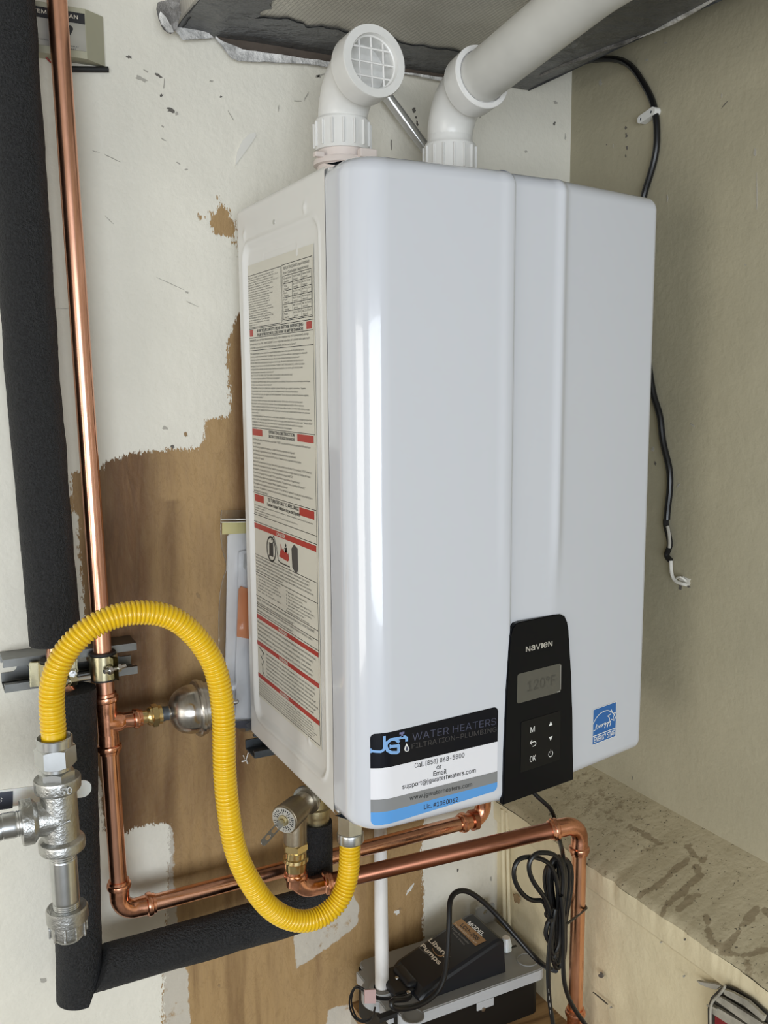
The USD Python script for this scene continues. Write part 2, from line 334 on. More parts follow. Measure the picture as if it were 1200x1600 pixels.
def wall_paint(name, paint, attrs):
    """Painted wall: 'bare' (signed distance in metres, negative where the brown board is bare), 'stain', 'filler' fields sit on the mesh."""
    N = {'g': ('geometry', {}), 'ab': ('attribute', {'attribute': 'bare'}), 'as': ('attribute', {'attribute': 'stain'}), 'af': ('attribute', {'attribute': 'filler'}),
         'n1': ('noise_texture', {'scale': 55.0, 'detail': 6.0, 'roughness': .75}), 'mpv': ('mapping', {'scale': (420, 420, 130)}), 'n2': ('noise_texture', {'scale': 1.0, 'detail': 3.0, 'roughness': .7}),
         's1': ('math', {'math_type': 'multiply_add', 'value2': .016, 'value3': -.008}), 's2': ('math', {'math_type': 'multiply_add', 'value2': .022, 'value3': -.011}),
         'a1': ('math', {'math_type': 'add'}), 'a2': ('math', {'math_type': 'add'}), 'mr': ('map_range', {'range_type': 'smoothstep', 'from_min': -.0008, 'from_max': .0008, 'to_min': 0.0, 'to_max': 1.0, 'clamp': True}),
         # board
         'mpb': ('mapping', {'scale': (75, 75, 9)}), 'nb': ('noise_texture', {'scale': 1.0, 'detail': 6.0, 'roughness': .65, 'distortion': 1.2}),
         'mpc': ('mapping', {'scale': (30, 30, 14)}), 'vo': ('noise_texture', {'scale': 1.0, 'detail': 5.0, 'roughness': .6, 'distortion': 3.0}),
         'cr': ('rgb_ramp', {'ramp': [(.470, (0, 0, 0)), (.497, (1, 1, 1)), (.503, (1, 1, 1)), (.53, (0, 0, 0))]}),
         'rb': ('rgb_ramp', {'ramp': [(.25, (.35, .22, .095)), (.55, (.42, .275, .128)), (.8, (.47, .315, .155))]}),
         'rs': ('rgb_ramp', {'ramp': [(.3, (.085, .040, .015)), (.55, (.15, .076, .030)), (.8, (.23, .128, .055))]}),
         'st': ('math', {'math_type': 'multiply_add', 'value2': 1.5, 'value3': -.75}), 'sa': ('math', {'math_type': 'add', 'use_clamp': True}),
         'mb': ('mix_color', {}), 'mcr': ('mix_color', {'b': (.20, .115, .05)}), 'crf': ('math', {'math_type': 'multiply', 'value2': .22}),
         # paint
         'np': ('noise_texture', {'scale': 5.0, 'detail': 6.0, 'roughness': .65}),
         'rp': ('rgb_ramp', {'ramp': [(.3, tuple(A(paint) * .93)), (.6, paint), (.8, tuple(np.minimum(A(paint) * 1.04, 1)))]}),
         'nf': ('noise_texture', {'scale': 38.0, 'detail': 5.0, 'roughness': .7}), 'ff': ('math', {'math_type': 'multiply_add', 'value2': 1.2, 'value3': -.6}), 'fa0': ('math', {'math_type': 'add'}), 'fa': ('map_range', {'range_type': 'smoothstep', 'from_min': .42, 'from_max': .58, 'to_min': 0.0, 'to_max': .85, 'clamp': True}),
         'mf': ('mix_color', {'b': (.58, .55, .48)}), 'mx': ('mix_color', {}),
         'nbu': ('noise_texture', {'scale': 130.0, 'detail': 4.0}), 'nbl': ('noise_texture', {'scale': 16.0, 'detail': 3.0}), 'ba': ('math', {'math_type': 'multiply_add', 'value2': 3.0}), 'bb': ('math', {'math_type': 'add'}),
         'bu': ('bump', {'strength': .35, 'distance': .0022}), 'p': ('principled_bsdf', {'roughness': .55, 'specular_ior_level': .35})}
    L = [('g.position', 'n1.vector'), ('g.position', 'mpv.vector'), ('mpv.vector', 'n2.vector'), ('n1.fac', 's1.value1'), ('n2.fac', 's2.value1'), ('s1.value', 'a1.value1'), ('s2.value', 'a1.value2'),
         ('a1.value', 'a2.value1'), ('ab.fac', 'a2.value2'), ('a2.value', 'mr.value'),
         ('g.position', 'mpb.vector'), ('mpb.vector', 'nb.vector'), ('nb.fac', 'rb.fac'), ('nb.fac', 'rs.fac'), ('nb.fac', 'st.value1'), ('st.value', 'sa.value1'), ('as.fac', 'sa.value2'),
         ('g.position', 'mpc.vector'), ('mpc.vector', 'vo.vector'), ('vo.fac', 'cr.fac'), ('cr.color', 'crf.value1'), ('crf.value', 'mcr.fac'),
         ('sa.value', 'mb.fac'), ('rb.color', 'mcr.a'), ('mcr.result', 'mb.a'), ('rs.color', 'mb.b'),
         ('g.position', 'np.vector'), ('np.fac', 'rp.fac'), ('g.position', 'nf.vector'), ('nf.fac', 'ff.value1'), ('ff.value', 'fa0.value1'), ('af.fac', 'fa0.value2'), ('fa0.value', 'fa.value'), ('fa.result', 'mf.fac'), ('mb.result', 'mf.a'),
         ('mr.result', 'mx.fac'), ('mf.result', 'mx.a'), ('rp.color', 'mx.b'), ('mx.result', 'p.base_color'),
         ('g.position', 'nbu.vector'), ('g.position', 'nbl.vector'), ('nbl.fac', 'ba.value1'), ('nbu.fac', 'ba.value3'), ('ba.value', 'bb.value1'), ('mr.result', 'bb.value2'), ('bb.value', 'bu.height'), ('bu.normal', 'p.normal')]
    MAT[name] = usdkit.material(stage, '/World/Looks/' + name, N, L, surface='p.BSDF')
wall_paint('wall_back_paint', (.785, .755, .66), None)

def plaster(name, c1, c2, dirt, attr=None, speck=False, bump=.4):
    N = {'g': ('geometry', {}), 'np': ('noise_texture', {'scale': 6.0, 'detail': 6.0, 'roughness': .65}), 'rp': ('rgb_ramp', {'ramp': [(.3, c1), (.7, c2)]}),
         'nb': ('noise_texture', {'scale': 150.0, 'detail': 4.0}), 'nl': ('noise_texture', {'scale': 40.0, 'detail': 3.0}), 'ba': ('math', {'math_type': 'multiply_add', 'value2': 1.5}),
         'bu': ('bump', {'strength': bump, 'distance': .002}), 'p': ('principled_bsdf', {'roughness': .6, 'specular_ior_level': .3})}
    L = [('g.position', 'np.vector'), ('np.fac', 'rp.fac'), ('g.position', 'nb.vector'), ('g.position', 'nl.vector'), ('nl.fac', 'ba.value1'), ('nb.fac', 'ba.value3'), ('ba.value', 'bu.height'), ('bu.normal', 'p.normal')]
    last = 'rp.color'
    if attr:
        N.update({'at': ('attribute', {'attribute': attr}), 'n1': ('noise_texture', {'scale': 70.0, 'detail': 6.0, 'roughness': .75}), 's1': ('math', {'math_type': 'multiply_add', 'value2': 2.2, 'value3': -1.1}),
                  'a1': ('math', {'math_type': 'add'}), 'mr': ('map_range', {'range_type': 'smoothstep', 'from_min': .35, 'from_max': .65, 'to_min': 0.0, 'to_max': .6, 'clamp': True}), 'mx': ('mix_color', {'b': dirt})})
        L += [('g.position', 'n1.vector'), ('n1.fac', 's1.value1'), ('s1.value', 'a1.value1'), ('at.fac', 'a1.value2'), ('a1.value', 'mr.value'), ('mr.result', 'mx.fac'), (last, 'mx.a')]
        last = 'mx.result'
    if speck:
        N.update({'n4': ('noise_texture', {'scale': 230.0, 'detail': 2.0, 'roughness': .4}), 'm4': ('map_range', {'from_min': .68, 'from_max': .72, 'to_min': 0.0, 'to_max': .75, 'clamp': True}), 'x4': ('mix_color', {'b': (.05, .04, .03)})})
        L += [('g.position', 'n4.vector'), ('n4.fac', 'm4.value'), ('m4.result', 'x4.fac'), (last, 'x4.a')]
        last = 'x4.result'
    MAT[name] = usdkit.material(stage, '/World/Looks/' + name, N, L + [(last, 'p.base_color')], surface='p.BSDF')
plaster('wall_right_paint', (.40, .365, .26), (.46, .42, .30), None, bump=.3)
plaster('ledge_face_paint', (.70, .61, .405), (.80, .71, .49), None, bump=.3)
plaster('ledge_top_paint', (.46, .40, .265), (.60, .53, .37), (.20, .145, .08), attr='dirt', speck=True)

# ---------------------------------------------------------------- the room
def grid(us, vs, fn):
    U, V = np.meshgrid(us, vs, indexing='ij'); P = fn(U, V).reshape(-1, 3); a, b = len(us), len(vs)
    i, j = np.meshgrid(np.arange(a - 1), np.arange(b - 1), indexing='ij')
    q = np.stack([i * b + j, (i + 1) * b + j, (i + 1) * b + j + 1, i * b + j + 1], -1).reshape(-1, 4)
    return trimesh.Trimesh(P, np.vstack([q[:, [0, 1, 2]], q[:, [0, 2, 3]]]), process=False)

def with_fields(prim_path, fields):
    api = UsdGeom.PrimvarsAPI(stage.GetPrimAtPath(prim_path))
    for k, v in fields.items():
        api.CreatePrimvar(k, Sdf.ValueTypeNames.FloatArray, 'vertex').Set([float(x) for x in v])

BARE = [
    [(600, 486), (372, 487), (362, 515), (356, 530), (357, 590), (360, 640), (358, 651), (322, 653), (318, 690), (312, 699), (262, 703), (205, 709), (165, 722), (158, 733), (112, 738), (112, 800), (122, 805), (122, 840), (128, 900), (135, 1000),
     (142, 1060), (146, 1150), (150, 1200), (155, 1262), (165, 1300), (195, 1302), (215, 1292), (250, 1286), (266, 1288), (266, 1310), (262, 1400), (260, 1440), (256, 1500), (254, 1600), (256, 1760), (640, 1760), (652, 1560), (664, 1500), (660, 1440), (662, 1400), (657, 1330), (668, 1250), (668, 900), (700, 486)],
    [(327, 331), (338, 332), (342, 320), (347.5, 317), (352, 324), (358.5, 329), (359, 338), (366, 345), (372, 372), (365, 371), (357, 370), (347, 366), (336, 364), (329, 357), (326, 349), (330, 339)],
    [(334, 309), (338, 305), (344, 311)], [(308, 337), (314, 335), (320, 340), (314, 343)], [(361, 376), (372, 374), (374, 390), (366, 383)]]
FILL = [[(262, 1290), (270, 1292), (274, 1400), (278, 1440), (292, 1500), (297, 1600), (300, 1760), (256, 1760), (254, 1600), (256, 1500), (262, 1400)], [(462, 1515), (459, 1465), (470, 1440), (520, 1380), (548, 1392), (560, 1415), (558, 1445), (520, 1475)], [(505, 1640), (512, 1578), (545, 1568), (575, 1580), (580, 1640)], [(143, 1200), (152, 1200), (165, 1300), (165, 1330), (150, 1320)]]
def wall_poly(pts): return Polygon([tuple(at(x, y, y=WALL_Y)[[0, 2]]) for x, y in pts]).buffer(0)
bare = unary_union([wall_poly(p) for p in BARE]); fill = unary_union([wall_poly(p) for p in FILL])
us, vs = np.arange(-.46, RIGHT_X + .0041, .0042), np.arange(FLOOR_Z - .10, 1.0, .0042)
us[-1] = RIGHT_X + .001
dense = grid(us, vs, lambda U, V: np.stack([U, np.full_like(U, WALL_Y), V], -1))
xz = dense.vertices[:, [0, 2]]; pts = shapely.points(xz)
sd = shapely.distance(bare.boundary, pts) * np.where(shapely.contains_xy(bare, xz), -1, 1)
fd = shapely.distance(fill.boundary, pts) * np.where(shapely.contains_xy(fill, xz), 1, -1)
px = topx(dense.vertices); X, Y = px[:, 0], px[:, 1]
g = lambda v, m, s: np.exp(-.5 * ((v - m) / s) ** 2)
band = 1 / (1 + np.exp(-(Y - 690) / 12)) / (1 + np.exp((Y - 1330) / 25))
wob = meshkit.fbm(np.c_[xz * [60, 9], np.zeros(len(xz))], 4, 3) - .5
stain = band * (1.0 * g(X, 205, 36) + .6 * g(X, 150, 22) + .5 * g(X + 14 * wob, 268, 10) * (Y > 780)) + .9 * g(X, 376, 11) * (Y > 470) / (1 + np.exp((Y - 1240) / 40)) + .45 * g(X, 340, 30) * g(Y, 1200, 90) + .35 * g(X, 480, 60) * g(Y, 1200, 100)
low = 1 / (1 + np.exp(-(Y - 1335) / 15)); wob2 = meshkit.fbm(np.c_[xz[:, 0] * 75, xz[:, 1] * 4, np.zeros(len(xz))], 4, 17)
stain = np.clip(stain + .55 * band * wob + low * np.clip((wob2 - .5) * 2.2, -.1, .5), 0, 1.2)
outer = cat(bx(-3.4, -.46, WALL_Y, WALL_Y + .1, -1.0, 1.5), bx(-.46, RIGHT_X + .1, WALL_Y, WALL_Y + .1, 1.0 - .004, 1.5), bx(-.46, RIGHT_X + .1, WALL_Y + .001, WALL_Y + .1, -1.0, .998))
back = trimesh.util.concatenate([dense, outer])
p = solo('wall_back', 'off-white painted plaster wall with a bare brown board patch behind the heater', 'wall', back, 'wall_back_paint', kind='structure', smooth=False)
n0, n1 = len(dense.vertices), len(outer.vertices)
with_fields(p, {'bare': np.r_[sd, np.full(n1, .5)], 'stain': np.r_[stain, np.zeros(n1)], 'filler': np.r_[np.clip(.5 + fd / .012, 0, .67), np.zeros(n1)]})
WALL_BACK = p

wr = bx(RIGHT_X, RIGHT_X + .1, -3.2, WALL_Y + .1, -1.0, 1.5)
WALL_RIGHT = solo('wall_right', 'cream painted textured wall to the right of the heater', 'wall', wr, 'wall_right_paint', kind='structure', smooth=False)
solo('wall_left', 'cream garage wall far to the left', 'wall', bx(-3.5, -3.4, -4.7, WALL_Y + .1, -1.0, 1.5), 'room_wall', kind='structure', smooth=False)
solo('ceiling', 'cream garage ceiling above the duct', 'ceiling', bx(-3.5, RIGHT_X + .1, -4.7, WALL_Y + .1, 1.5, 1.6), 'room_ceiling', kind='structure', smooth=False)
solo('floor', 'plywood platform floor under the condensate pump', 'floor', bx(.165, LEDGE_X + .02, -.62, WALL_Y, FLOOR_Z - .02, FLOOR_Z), 'plywood', kind='structure', smooth=False)
solo('floor', 'concrete garage floor in front of the platform', 'floor', bx(-3.5, RIGHT_X + .1, -4.7, WALL_Y + .1, -1.05, -.95), 'concrete', kind='structure', smooth=False)
solo('baseboard_front', 'cream board closing the front of the plywood platform', 'platform front', cat(bx(.165, LEDGE_X, -.62, -.60, -.95, FLOOR_Z - .02), bx(.165, .185, -.60, WALL_Y, -.95, FLOOR_Z - .02)), 'room_wall', kind='structure', smooth=False)

# foundation ledge along the right wall: a sloping dirty top with a rough painted face
ys = np.arange(WALL_Y + .01, -1.0, -.0026)
def edge_jit(y): return .0035 * (meshkit.fbm(np.c_[y * 40, y * 0, y * 0], 4, 5) - .5) * 2
def top_fn(U, V):   # U along y, V 0..1 from edge to wall
    j = edge_jit(U.ravel()).reshape(U.shape)
    x = LEDGE_X + V * (RIGHT_X + .002 - LEDGE_X) + j * (1 - V)
    z = LEDGE_Z + V * (LEDGE_ZB - LEDGE_Z) - .004 * np.clip(1 - V * 14, 0, 1) ** 2 + .0011 * (meshkit.fbm(np.stack([x * 25, U * 25, 0 * U], -1).reshape(-1, 3), 4, 9).reshape(U.shape) - .5)
    return np.stack([x, U, z], -1)
top = grid(ys, np.linspace(0, 1, 64), top_fn)
slope = (LEDGE_ZB - LEDGE_Z) / (RIGHT_X - LEDGE_X)
def on_ledge(px_, py_):
    d = CAM_M.T @ A([(px_ - 600) / CAM_F, (py_ - 800) / CAM_F, 1.0]); n = A([-slope, 0, 1.0]); q = A([LEDGE_X, 0, LEDGE_Z])
    return CAM_C + d * ((q - CAM_C) @ n) / (d @ n)
DIRT = [([(1000, 1398), (1022, 1388), (1042, 1370), (1060, 1355), (1080, 1337)], 6), ([(1074, 1322), (1082, 1334), (1098, 1346)], 3), ([(1088, 1354), (1094, 1368), (1075, 1385), (1062, 1398), (1045, 1412), (1036, 1424)], 5),
        ([(1092, 1398), (1080, 1404), (1062, 1420)], 6), ([(1103, 1433), (1106, 1462)], 3), ([(1182, 1420), (1165, 1440), (1150, 1460), (1128, 1485)], 5.5), ([(1130, 1487), (1160, 1492), (1200, 1482)], 3), ([(1195, 1420), (1205, 1430)], 4), ([(985, 1290), (1010, 1305), (1032, 1318)], 3), ([(1110, 1470), (1135, 1487)], 2), ([(1168, 1500), (1166, 1520)], 3)]
dirt_shapes = unary_union([LineString([tuple(on_ledge(*q)[:2]) for q in l]).buffer(w * .00042) for l, w in DIRT])
tv = top.vertices; dd = shapely.distance(dirt_shapes, shapely.points(tv[:, :2]))
V = (tv[:, 0] - LEDGE_X) / (RIGHT_X - LEDGE_X)
gen = .30 * meshkit.fbm(tv * 14, 4, 2) + .25 * np.exp(-((V - .62) / .3) ** 2) * np.exp(-((tv[:, 1] + .12) / .18) ** 2) + .12 * np.exp(-V / .08)
dn_ = dd + .010 * (meshkit.fbm(tv * 95, 4, 21) - .5)
dirt = np.maximum(np.clip(1 - dn_ / .0045, 0, 1.05), gen)
def face_fn(U, V):  # V metres down from edge
    j = edge_jit(U.ravel()).reshape(U.shape)
    lip = .0035 * np.clip((.036 - V) / .003, -1, 1)
    x = LEDGE_X - .0005 - np.clip(lip, -.0035, .0035) + .0035 + j * np.clip(1 - V / .03, 0, 1) + .004 * (meshkit.fbm(np.stack([U * 18, V * 18, 0 * U], -1).reshape(-1, 3), 4, 11).reshape(U.shape) - .5)
    return np.stack([x, U, LEDGE_Z - .004 - V], -1)
face = grid(ys, np.r_[0, .004, .02, .032, .034, .036, .038, .041, np.linspace(.05, LEDGE_Z - FLOOR_Z + .02, 40)], face_fn)
LEDGE = solo('trim_1', 'cream concrete foundation ledge with a dirty sloping top along the right wall', 'ledge', face, 'ledge_face_paint', kind='structure', smooth=40)
core = bx(LEDGE_X + .012, RIGHT_X + .02, -1.295, WALL_Y + .05, -.95, LEDGE_Z - .02)
part(LEDGE, 'ledge_core', core, 'ledge_face_paint', smooth=False)
tp = part(LEDGE, 'ledge_top', top, 'ledge_top_paint', smooth=True, label='dirty speckled top with brown stain streaks')
with_fields(tp, {'dirt': dirt})
# plaster bead in the corner of ledge and back wall
b0, b1 = at(788, 1300, x=LEDGE_X - .002), at(794, 1470, x=LEDGE_X - .002)
part(LEDGE, 'plaster_bead', cat(sweep([(LEDGE_X, b0[1] + .008, LEDGE_Z - .01), (LEDGE_X, b1[1] + .008, FLOOR_Z)], .004, 8), sweep([(LEDGE_X, b0[1] - .004, LEDGE_Z - .01), (LEDGE_X, b1[1] - .004, FLOOR_Z)], .003, 8)), 'ledge_face_paint')

# chips, scuffs and holes in the plaster (thin flakes on the surface)
def mark(parent, mat, shape_px, fn, nrm, name='paint_chip', th=.0006):
    P = A([fn(*q) for q in shape_px]); n = A(nrm, float)
    v = np.vstack([P + n * th, P - n * .001]); k = len(P)
    c2 = P.mean(0)
    u = unit(np.cross(n, [0, 0, 1.0])) if abs(n[2]) < .9 else A([1.0, 0, 0]); w = np.cross(n, u)
    poly = Polygon(np.c_[(P - c2) @ u, (P - c2) @ w]).buffer(0)
    T = np.eye(4); T[:3, 0], T[:3, 1], T[:3, 2], T[:3, 3] = u, w, n, c2 - n * .0008
    if poly.area < 1e-9: return
    part(parent, name, extr(poly, th + .0008, T), mat, smooth=False)
def ragged(cx, cy, rx, ry, seed, rot=0.0, n=14):
    pl = affinity.rotate(blob(cx, cy, rx * .8, ry * .75, seed, n, .45), rot, origin=(cx, cy)); return list(pl.exterior.coords)[:-1]
wb = lambda x, y: at(x, y, y=WALL_Y); wrt = lambda x, y: at(x, y, x=RIGHT_X); wlf = lambda x, y: at(x, y, x=LEDGE_X + .001)
k = 0
for (cx, cy, rx, ry, rot, m) in [(201, 89, 5, 3, 15, 'chip_dark'), (220, 123, 14, 4, 25, 'chip_grey'), (228, 111, 6, 1.6, 30, 'chip_grey'), (247, 118, 7, 2.5, 30, 'chip_dark'), (256, 132, 1, 11, 5, 'chip_grey'), (252, 149, 3, 3, 0, 'chip_dark'), (267, 172, 7, 5, 20, 'chip_dark'), (276, 177, 3, 4, 20, 'chip_grey'),
        (345, 151, 2, 2, 0, 'chip_dark'), (330, 127, 3, 2, 0, 'chip_grey'), (254, 198, 3, 2, 30, 'chip_grey'), (150, 237, 6, 1, 10, 'chip_grey'), (175, 247, 14, 1, 25, 'chip_grey'), (255, 218, 5, 1.2, 30, 'chip_grey'), (278, 255, 4, 1.2, 30, 'chip_grey'), (291, 265, 3, 2, 0, 'chip_grey'), (170, 343, 10, .8, 45, 'chip_grey'), (360, 180, 10, .8, 60, 'chip_grey'),
        (258, 669, 5, 3.5, 10, 'chip_grey'), (270, 698, 3.5, 4, 10, 'chip_dark'), (292, 457, 3, 2, 20, 'chip_grey'), (270, 445, 28, .7, 25, 'chip_grey'), (300, 475, 12, .8, 25, 'chip_grey'), (290, 679, 5, 3, 70, 'chip_tan'), (100, 482, 14, .7, 0, 'chip_grey'), (375, 402, 7, .7, 10, 'chip_dark'),
        (500, 118, 10, 2, -15, 'chip_grey'), (497, 120, 4, 3, 0, 'chip_grey'), (478, 152, 10, 1.2, -60, 'chip_grey'), (465, 158, 9, 1.2, 5, 'chip_grey'), (435, 170, 1, 6, 5, 'chip_grey'), (647, 172, 3, 5, -20, 'chip_dark'), (650, 183, 1.5, 3, 0, 'chip_dark'), (652, 193, 1.6, 5, -8, 'chip_dark'), (611, 226, .8, 9, 0, 'chip_dark'),
        (866, 193, 2, 4, 10, 'chip_dark'), (883, 214, 1.2, 6, 0, 'chip_grey'), (868, 160, 4, 3, 40, 'chip_grey'), (822, 237, 3, 2, 0, 'chip_grey'), (750, 183, 2, 2, 0, 'chip_grey'), (625, 1420, 2.5, 2, 0, 'chip_tan'), (620, 1425, 4, 5, 35, 'chip_pale'), (640, 1390, 3, 12, 35, 'chip_pale'), (715, 1360, 1.5, 3, 0, 'chip_dark'), (767, 1373, 1.5, 4, 0, 'chip_grey'), (310, 931, 3, 6, -35, 'chip_tan'), (342, 1540, 2, 3, 0, 'chip_tan'), (68, 1531, 6, 5, 0, 'chip_grey'), (110, 960, 16, 1, 5, 'chip_grey')]:
    k += 1; mark(WALL_BACK, m, ragged(cx, cy, rx, ry, k, rot), wb, (0, -1, 0))
# a curl of loose paint
mark(WALL_BACK, 'chip_pale', [(398, 207), (388, 210), (378, 220), (370, 238), (367, 259), (372, 252), (384, 236), (394, 222), (400, 212)], wb, (0, -1, 0), name='paint_curl', th=.0014)
for (cx, cy, rx, ry, rot, m) in [(938, 129, 3, 6, 10, 'chip_grey'), (978, 200, 1.5, 3, 0, 'chip_dark'), (979, 212, 2, 4, 0, 'chip_dark'), (980, 231, 1.2, 4, 0, 'chip_dark'), (978, 244, 1, 3, 0, 'chip_dark'), (948, 226, 1, 1, 0, 'chip_dark'), (958, 228, .8, 4, 0, 'chip_grey'), (1010, 94, 3, 2, 0, 'chip_grey'), (1040, 67, 3, 1.5, 0, 'chip_grey'), (1133, 163, 8, .9, -50, 'chip_dark'), (1128, 149, .8, 4, 0, 'chip_grey'),
        (1180, 238, 2, 7, 0, 'chip_grey'), (1183, 300, .7, 32, 0, 'chip_grey'), (1020, 702, 3, 5, 30, 'chip_grey'), (1024, 724, 1.5, 4, -20, 'chip_dark'), (1060, 758, 2, 4, 20, 'chip_grey'), (1043, 310, 1.2, 7, 0, 'chip_grey'), (1165, 414, 2, 1, 0, 'chip_grey'), (1082, 664, 5, 1.2, 40, 'chip_grey'), (1063, 918, 3, 4, 0, 'chip_dark'), (1076, 916, 4, 2, 20, 'chip_dark'), (1070, 908, 12, 9, 0, 'chip_pale'), (988, 1216, .8, 4, 0, 'chip_dark')]:
    k += 1; mark(WALL_RIGHT, m, ragged(cx, cy, rx, ry, k, rot), wrt, (-1, 0, 0))
for (cx, cy, rx, ry, rot, m) in [(933, 1385, 11, 4.5, 38, 'chip_dark'), (936, 1387, 5, 2, 38, 'chip_tan'), (940, 1523, 4, 5, -20, 'chip_dark'), (939, 1560, 14, .8, 40, 'chip_dark'), (955, 1574, 2, 2, 0, 'chip_grey'), (1097, 1483, 2, 2.5, 0, 'chip_dark'), (1104, 1491, 1.8, 5, 0, 'chip_dark'), (1071, 1468, 1.5, 2, 0, 'chip_dark'), (1033, 1472, 2, 1.5, 0, 'chip_grey'), (1069, 1525, 1.5, 2, 0, 'chip_grey'), (1171, 1548, 1.8, 2, 0, 'chip_tan'), (807, 1403, 5, 10, -15, 'chip_tan')]:
    k += 1; mark(LEDGE, m, ragged(cx, cy, rx, ry, k, rot), wlf, (-1, 0, 0), th=.0012)

# ---------------------------------------------------------------- the water heater
H, W, SEAM, FY, R0 = .696, .432, .279, -.3453, .040
heater = thing('water_heater', 'white wall-hung tankless water heater with a black control panel', 'water heater', (W / 2, -.17, 0))
part(heater, 'cabinet', bx(.0045, W - .002, -SEAM, -.0005, .0015, H - .0015, .001), 'heater_side')
# left side panel: sheet metal with a pressed-in field and dimples
GC = (at(385, 480, x=0)[1], at(500, 385, x=0)[1])
fy0, fy1, fz0, fz1 = -.0195, -.262, .031, .650
def rr_sd(y, z):
    cy, cz, hy, hz, r = (fy0 + fy1) / 2, (fz0 + fz1) / 2, abs(fy1 - fy0) / 2, (fz1 - fz0) / 2, .022
    qx, qz = np.abs(y - cy) - hy + r, np.abs(z - cz) - hz + r
    return np.minimum(np.maximum(qx, qz), 0) + np.hypot(np.maximum(qx, 0), np.maximum(qz, 0)) - r
def side_x(y, z):
    s = rr_sd(y, z)
    x = .0042 * np.clip(-s / .007, 0, 1) ** 1.0
    x = .0042 * (lambda t: t * t * (3 - 2 * t))(np.clip(-s / .009, 0, 1))
    x -= .0016 * np.exp(-((s - .001) / .0025) ** 2)
    for dy, dz, h in ((-.225, .6635, -.0022), (-.0277, .6617, -.002), (-.1915, .6215, -.0012), (-.1996, .0585, -.0012)):
        x += h * np.exp(-(((y - dy) / .0038) ** 2 + ((z - dz) / .0055) ** 2))
    x += .002 * (lambda d: np.clip(1 - d / .005, 0, 1))(np.maximum(np.abs(z - .627) - .002, 0) + np.maximum(np.abs(y + .135) - .05, 0)) * (s < -.01) * .5
    edge = np.minimum.reduce([y * 0 + .1, .002 - y + 0 * y, z, H - z])
    x += .003 * np.clip(1 - edge / .004, 0, 1) ** 2
    return x
sp = grid(np.linspace(-.0005, -SEAM + .0005, 132), np.linspace(0, H, 290), lambda U, V_: np.stack([side_x(U, V_), U, V_], -1))
m_ = np.hypot(np.maximum(sp.vertices[:, 1] + .012, 0), np.maximum(sp.vertices[:, 2] - H + .012, 0))
sp.vertices[:, 1] -= np.where(m_ > .012, (m_ - .012) * .8, 0); sp.vertices[:, 2] -= np.where(m_ > .012, (m_ - .012) * .8, 0)
sp.invert() if (np.cross(sp.vertices[sp.faces[0, 1]] - sp.vertices[sp.faces[0, 0]], sp.vertices[sp.faces[0, 2]] - sp.vertices[sp.faces[0, 0]])[0] > 0) else None
SIDE = part(heater, 'side_panel', sp, 'heater_side', smooth=True, label='left side panel with a pressed rectangular field')
part(SIDE, 'screw_hole', lathe([(0, .0001), (0, .0028), (.0006, .0028), (.0006, .0017), (.0001, .0015)], (-.0006, -.1322, .6622), (1, 0, 0), 16), 'screw')
# front cover profile, seen from above (x, y)
prof = [(0, -SEAM - .0007)] + [(0, y) for y in np.linspace(-SEAM - .008, FY + R0, 4)]
prof += [(R0 - R0 * math.cos(a), FY + R0 - R0 * math.sin(a)) for a in np.linspace(0, math.pi / 2, 18)[1:]]
prof += [(x, FY) for x in np.linspace(.07, .16, 5)] + [(x, FY) for x in np.linspace(.165, .185, 9)] + [(.1870, FY + .0003), (.1885, FY + .0010), (.1897, FY + .0024), (.1905, FY + .0040), (.1918, FY + .0050), (.194, FY + .0055)]
prof += [(.21, -.3386), (.23, -.3371)] + [(x, -.3371 + (x - .23) * .055) for x in np.linspace(.238, .252, 6)] + [(.255, -.3354), (.2575, -.3351), (.260, -.3347), (.2630, -.3341)] + [(x, -.3341 + (x - .263) * .2118) for x in np.linspace(.2655, .275, 5)]
rr = .013; e0 = A([.262, -.3343]); e1 = A([W, -.2985]); dvec = unit(e1 - e0)
a_end, s_, t_ = arc_pts((W, -.2985, 0), (*dvec, 0), (0, 1, 0), rr, 9)
prof += [tuple(e0 + (s_[:2] - e0) * t) for t in (.15, .4, .7)] + [tuple(q[:2]) for q in a_end] + [(W, -SEAM - .0007)]
prof = A(prof); tg = np.gradient(prof, axis=0); tg /= np.linalg.norm(tg, axis=1, keepdims=True); nin = np.c_[-tg[:, 1], tg[:, 0]]
rc = .016; rings = []
for a in np.linspace(0, math.pi / 2, 8): rings.append((rc * (1 - math.sin(a)), rc * (1 - math.cos(a))))
def ring_at(ins, z): 
    fade = float(np.clip((z - .215) / .12, 0, 1)); fade = fade * fade * (3 - 2 * fade)
    q = prof + nin * ins; q[:, 1] -= fade * .0030 * np.exp(-((prof[:, 0] - .2585) / .0062) ** 2) + .0010 * fade * np.exp(-((prof[:, 0] - .1790) / .0060) ** 2); q[:, 1] = np.minimum(q[:, 1], -SEAM - .0007); q[:, 0] = np.clip(q[:, 0], 0 + .0, W)
    return np.c_[q, np.full(len(q), z)]
stack = [np.c_[prof[:, 0], np.full(len(prof), -SEAM - .0007), np.zeros(len(prof))]] + [ring_at(i_, z_) for i_, z_ in rings] + [ring_at(0, z_) for z_ in np.r_[np.linspace(.05, .20, 4), np.linspace(.215, .335, 9), np.linspace(.4, .65, 4)]] + [ring_at(i_, H + .001 - z_) for i_, z_ in rings[::-1]] + [np.c_[prof[:, 0], np.full(len(prof), -SEAM - .0007), np.full(len(prof), H + .001)]]
S_ = np.vstack(stack); kk, nn = len(stack), len(prof)
i, j = np.meshgrid(np.arange(kk - 1), np.arange(nn - 1), indexing='ij')
